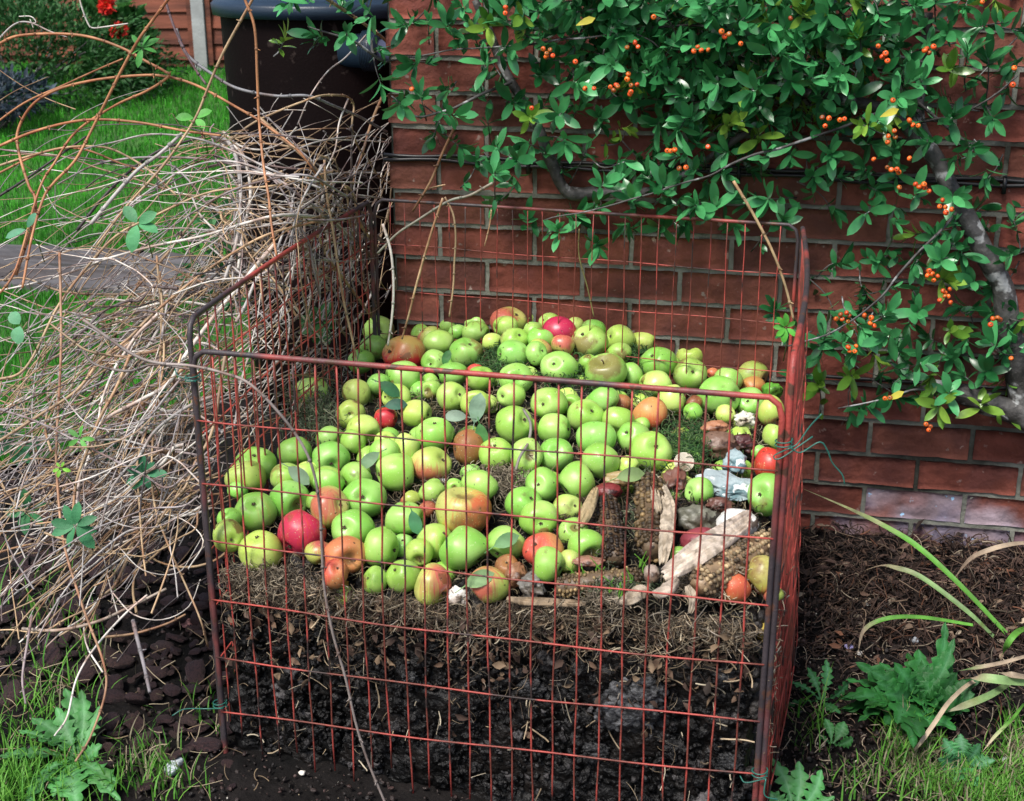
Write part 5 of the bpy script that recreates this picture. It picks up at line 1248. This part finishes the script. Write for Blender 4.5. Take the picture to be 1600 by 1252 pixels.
stone(1327, 1012, (.009, .008, .005), (.42, .38, .68), 'pale violet petal-like stone on the right bed', 3)
stone(1343, 1022, (.006, .005, .004), (.65, .62, .58), 'small white stone beside the violet one', 4)
stone(1357, 945, (.009, .006, .004), (.55, .56, .52), 'pale flat stone near the wall bed', 5)
stone(1428, 1003, (.009, .008, .007), (.38, .40, .42), 'round grey pebble on the leaf litter', 6, 'pebble')
stone(1571, 1190, (.008, .007, .006), (.60, .64, .64), 'white pebble at the lawn edge on the right', 7, 'pebble')
stone(288, 975, (.012, .010, .006), (.34, .17, .16), 'pinkish dead leaf scrap on the soil left of the bin', 8, 'leaf_scrap', .7)
stone(1248, 815, (.006, .005, .016), (.82, .80, .72), 'white eggshell scrap stuck outside the right mesh', 9, 'shell_scrap', .6)
# ================================================================ WEEDS
def dandelion_leaf(mb, base, d, up, L_, W, c, lobes=6, sharp=.7, arch=.25, soft=False):
    n = 40; s = np.linspace(0, 1, n); env = W*.5*(np.sin(np.pi*np.clip(s, 0, 1)**(1.25))**.75)*(.25+.75*np.clip(s*1.6, 0, 1)); ph = (s*lobes) % 1.0
    tooth = (1-sharp*(1-ph)**1.3) if not soft else (1-.18*np.abs(np.sin(s*lobes*math.pi*1.7))); w_ = env*tooth; w_ = np.maximum(w_, .0022*np.interp(s, [0, .9, 1], [1, 1, .3]))
    d = np.asarray(d, float); d /= np.linalg.norm(d); x = np.cross(d, up); x /= np.linalg.norm(x); z = np.cross(x, d)
    cen = base+d*(s*L_)[:, None]*1.0+z*(L_*arch*(s-1.3*s*s))[:, None]+x*(L_*.06*np.sin(s*3+base[0]*50))[:, None]
    q = np.array([-1, -.55, -.04, .04, .55, 1]); hgt = np.array([.12, .18, -.02, -.02, .18, .12]); V = []
    sh_ = -.5*env*tooth
    for a, h in zip(q, hgt):
        back = (np.abs(a)*-.35*w_*(0 if soft else 1))[:, None]*d
        V.append(cen+x*(w_*a)[:, None]+z*(h*w_+.0018*np.sin(s*38+a*5)*abs(a))[:, None]+back)
    V = np.array(V); cc = np.tile(np.array(c, float), (6*n, 1)).reshape(6, n, 3); cc[2:4] *= np.array([2.0, 1.35, 2.2]); mb.add(V.reshape(-1, 3), grid_faces(6, n), cc.reshape(-1, 3))
def weed(name, lab, cx, cy, leaves, c, cat='weed', soft=False, lobes=6, lift=.004):
    P0 = atG(cx, cy, lift); root = empty(name, P0); tag(root, lab, cat)
    for (tx, ty, W, h) in leaves:
        # leaf tip: seen at tx,ty, standing h metres above the soil
        T_ = atG(tx, ty, h); d = T_-P0; L_ = np.linalg.norm(d); up = np.array([0, 0, 1.0])+rng.normal(size=3)*.18
        if h > .5*L_: up = -_f+np.array([0, 0, .2])+rng.normal(size=3)*.3
        mb = MB(); dandelion_leaf(mb, np.zeros(3)+d/L_*.004, d, up, L_, W, np.array(c)*rng.uniform(.7, 1.25), lobes, .62, rng.uniform(.12, .3), soft); mb.build('leaf', M['softleaf'], root)
LG = (.07, .25, .065); DGn = (.045, .20, .05)
weed('dandelion', 'pale green dandelion rosette at the lower left corner', 122, 1186, [(0, 1180, .050, .03), (50, 1122, .055, .05), (85, 1108, .050, .06), (100, 1075, .050, .07), (125, 1078, .042, .08), (152, 1105, .045, .06), (155, 1165, .040, .04), (180, 1215, .050, .03), (120, 1250, .075, .03), (85, 1240, .05, .02), (40, 1250, .05, .02), (60, 1215, .035, .02), (30, 1140, .04, .04), (185, 1240, .04, .02)], LG)
weed('dandelion', 'small dandelion beside the right side of the bin', 1284, 1096, [(1291, 1032, .030, .05), (1235, 1065, .026, .03), (1223, 1105, .034, .01), (1330, 1062, .03, .04), (1262, 1045, .026, .04), (1310, 1110, .028, .02)], (.035, .16, .045))
weed('dandelion', 'dandelion at the bottom edge by the front right post', 1240, 1275, [(1208, 1186, .042, .06), (1248, 1192, .045, .06), (1285, 1205, .045, .05), (1300, 1245, .04, .03), (1200, 1240, .035, .03), (1320, 1262, .04, .02)], (.07, .26, .07))
weed('sow_thistle', 'low crinkled light green rosette in the right grass', 1500, 1195, [(1475, 1158, .045, .04), (1500, 1150, .045, .045), (1530, 1165, .04, .04), (1550, 1188, .04, .03), (1470, 1190, .045, .03), (1495, 1220, .05, .02), (1525, 1222, .045, .02), (1555, 1205, .03, .02), (1478, 1212, .04, .015)], (.045, .2, .06), soft=False, lobes=9)
L_ = []
for k in range(75):
    a = rng.uniform(0, 6.28); rx_, ry_ = rng.uniform(.3, 1, 2); L_.append((1425+math.cos(a)*118*rx_, 1096+math.sin(a)*66*ry_-35*rng.random(), rng.uniform(.045, .07), rng.uniform(.02, .085)))
L_ += [(1480, 975, .040, .14), (1490, 1000, .035, .12), (1340, 1040, .045, .09), (1400, 1040, .045, .10), (1345, 1120, .04, .05), (1410, 1165, .04, .02), (1530, 1060, .04, .08), (1325, 1060, .035, .05)]
weed('sow_thistle', 'large bushy dark green thistle clump at the lower right', 1432, 1105, L_, (.025, .145, .03), lobes=5)
weed('seedling', 'soft green seedling leaves left of the large clump', 1300, 1165, [(1290, 1125, .022, .03), (1318, 1130, .03, .03), (1330, 1155, .028, .02), (1280, 1150, .02, .01)], (.05, .2, .05), soft=True)
# strap leaved plant whose crown stands just outside the right edge
sp_ = empty('strap_leaf_plant', atG(1600, 1010)); SP = np.array(sp_.location); tag(sp_, 'arching strap leaved plant with half withered blades at the right edge', 'plant')
def strap(pts, W, c0, c1, h=(.02, .1, .02)):
    n = len(pts); Q = []
    for i, (x, y) in enumerate(pts):
        s = i/(n-1); hh = h[0]*(1-s)**2+2*h[1]*s*(1-s)*2+h[2]*s*s; Q.append(atG(x, y, hh))
    P = spline(Q, 8); m_ = len(P); s = np.linspace(0, 1, m_); T_ = np.gradient(P, axis=0); T_ /= np.linalg.norm(T_, axis=1)[:, None]; S = np.cross(T_, -_f*.6+np.array([0, 0, .6])); S /= np.linalg.norm(S, axis=1)[:, None]; N_ = np.cross(S, T_); ww = W*.5*np.clip(np.minimum(1, (1-s)*3.5+.05), 0, 1)*(.7+.3*np.sin(s*3)); V = []
    for a in (-1, -.5, 0, .5, 1): V.append(P+S*(ww*a)[:, None]+N_*(abs(a)*ww*.35)[:, None])
    f_ = np.clip((s-.45)*3+.3*fbm(P, 30, 4, 2), 0, 1)[:, None]; cc = np.array(c0)*(1-f_)+np.array(c1)*f_; mb = MB(); mb.add(np.array(V).reshape(-1, 3), grid_faces(5, m_), np.tile(cc, (5, 1))); o = mb.build('strap_leaf', M['softleaf'], sp_); o.location = -SP
SG = (.12, .34, .05); SD = (.48, .38, .27); SGy = (.22, .36, .14)
strap([(1572, 990), (1500, 915), (1440, 860), (1395, 830), (1330, 797), (1255, 764)], .013, SG, (.35, .38, .2), (.02, .13, .10))
strap([(1552, 995), (1510, 955), (1440, 903), (1400, 888), (1375, 885), (1344, 894)], .012, SGy, SD, (.02, .10, .03))
strap([(1520, 977), (1440, 965), (1385, 967), (1350, 985), (1340, 1022)], .009, SG, SD, (.06, .07, .01))
strap([(1615, 848), (1580, 851), (1545, 860), (1515, 875), (1490, 905)], .011, SD, (.42, .32, .24), (.10, .09, .02))
strap([(1615, 764), (1585, 765), (1560, 768), (1538, 770)], .008, SD, SD, (.06, .06, .05))
strap([(1615, 745), (1600, 750), (1583, 757)], .007, SD, SD, (.05, .05, .05))
strap([(1560, 1060), (1520, 1066), (1485, 1095), (1460, 1130), (1435, 1165), (1418, 1182)], .008, SD, SD, (.05, .06, .01))
strap([(1620, 1070), (1570, 1064), (1530, 1060), (1503, 1061)], .018, SGy, SD, (.08, .08, .06))
strap([(1620, 1062), (1580, 1055), (1550, 1050)], .012, SD, (.5, .42, .3), (.08, .08, .08))
strap([(1585, 1062), (1550, 1085), (1510, 1102), (1470, 1116)], .013, SGy, (.42, .40, .28), (.06, .07, .04))
strap([(1615, 1022), (1570, 1035), (1530, 1043), (1496, 1049)], .008, SD, SGy, (.06, .06, .04))
strap([(1610, 980), (1590, 988), (1575, 1005), (1560, 1035)], .012, SG, SG, (.05, .08, .02))
strap([(1600, 1100), (1580, 1125), (1555, 1150), (1535, 1175)], .006, SG, SD, (.03, .03, .01))
strap([(1620, 960), (1600, 970), (1580, 980)], .010, SD, SD, (.05, .06, .03))
# long grass blades on the heap and bed
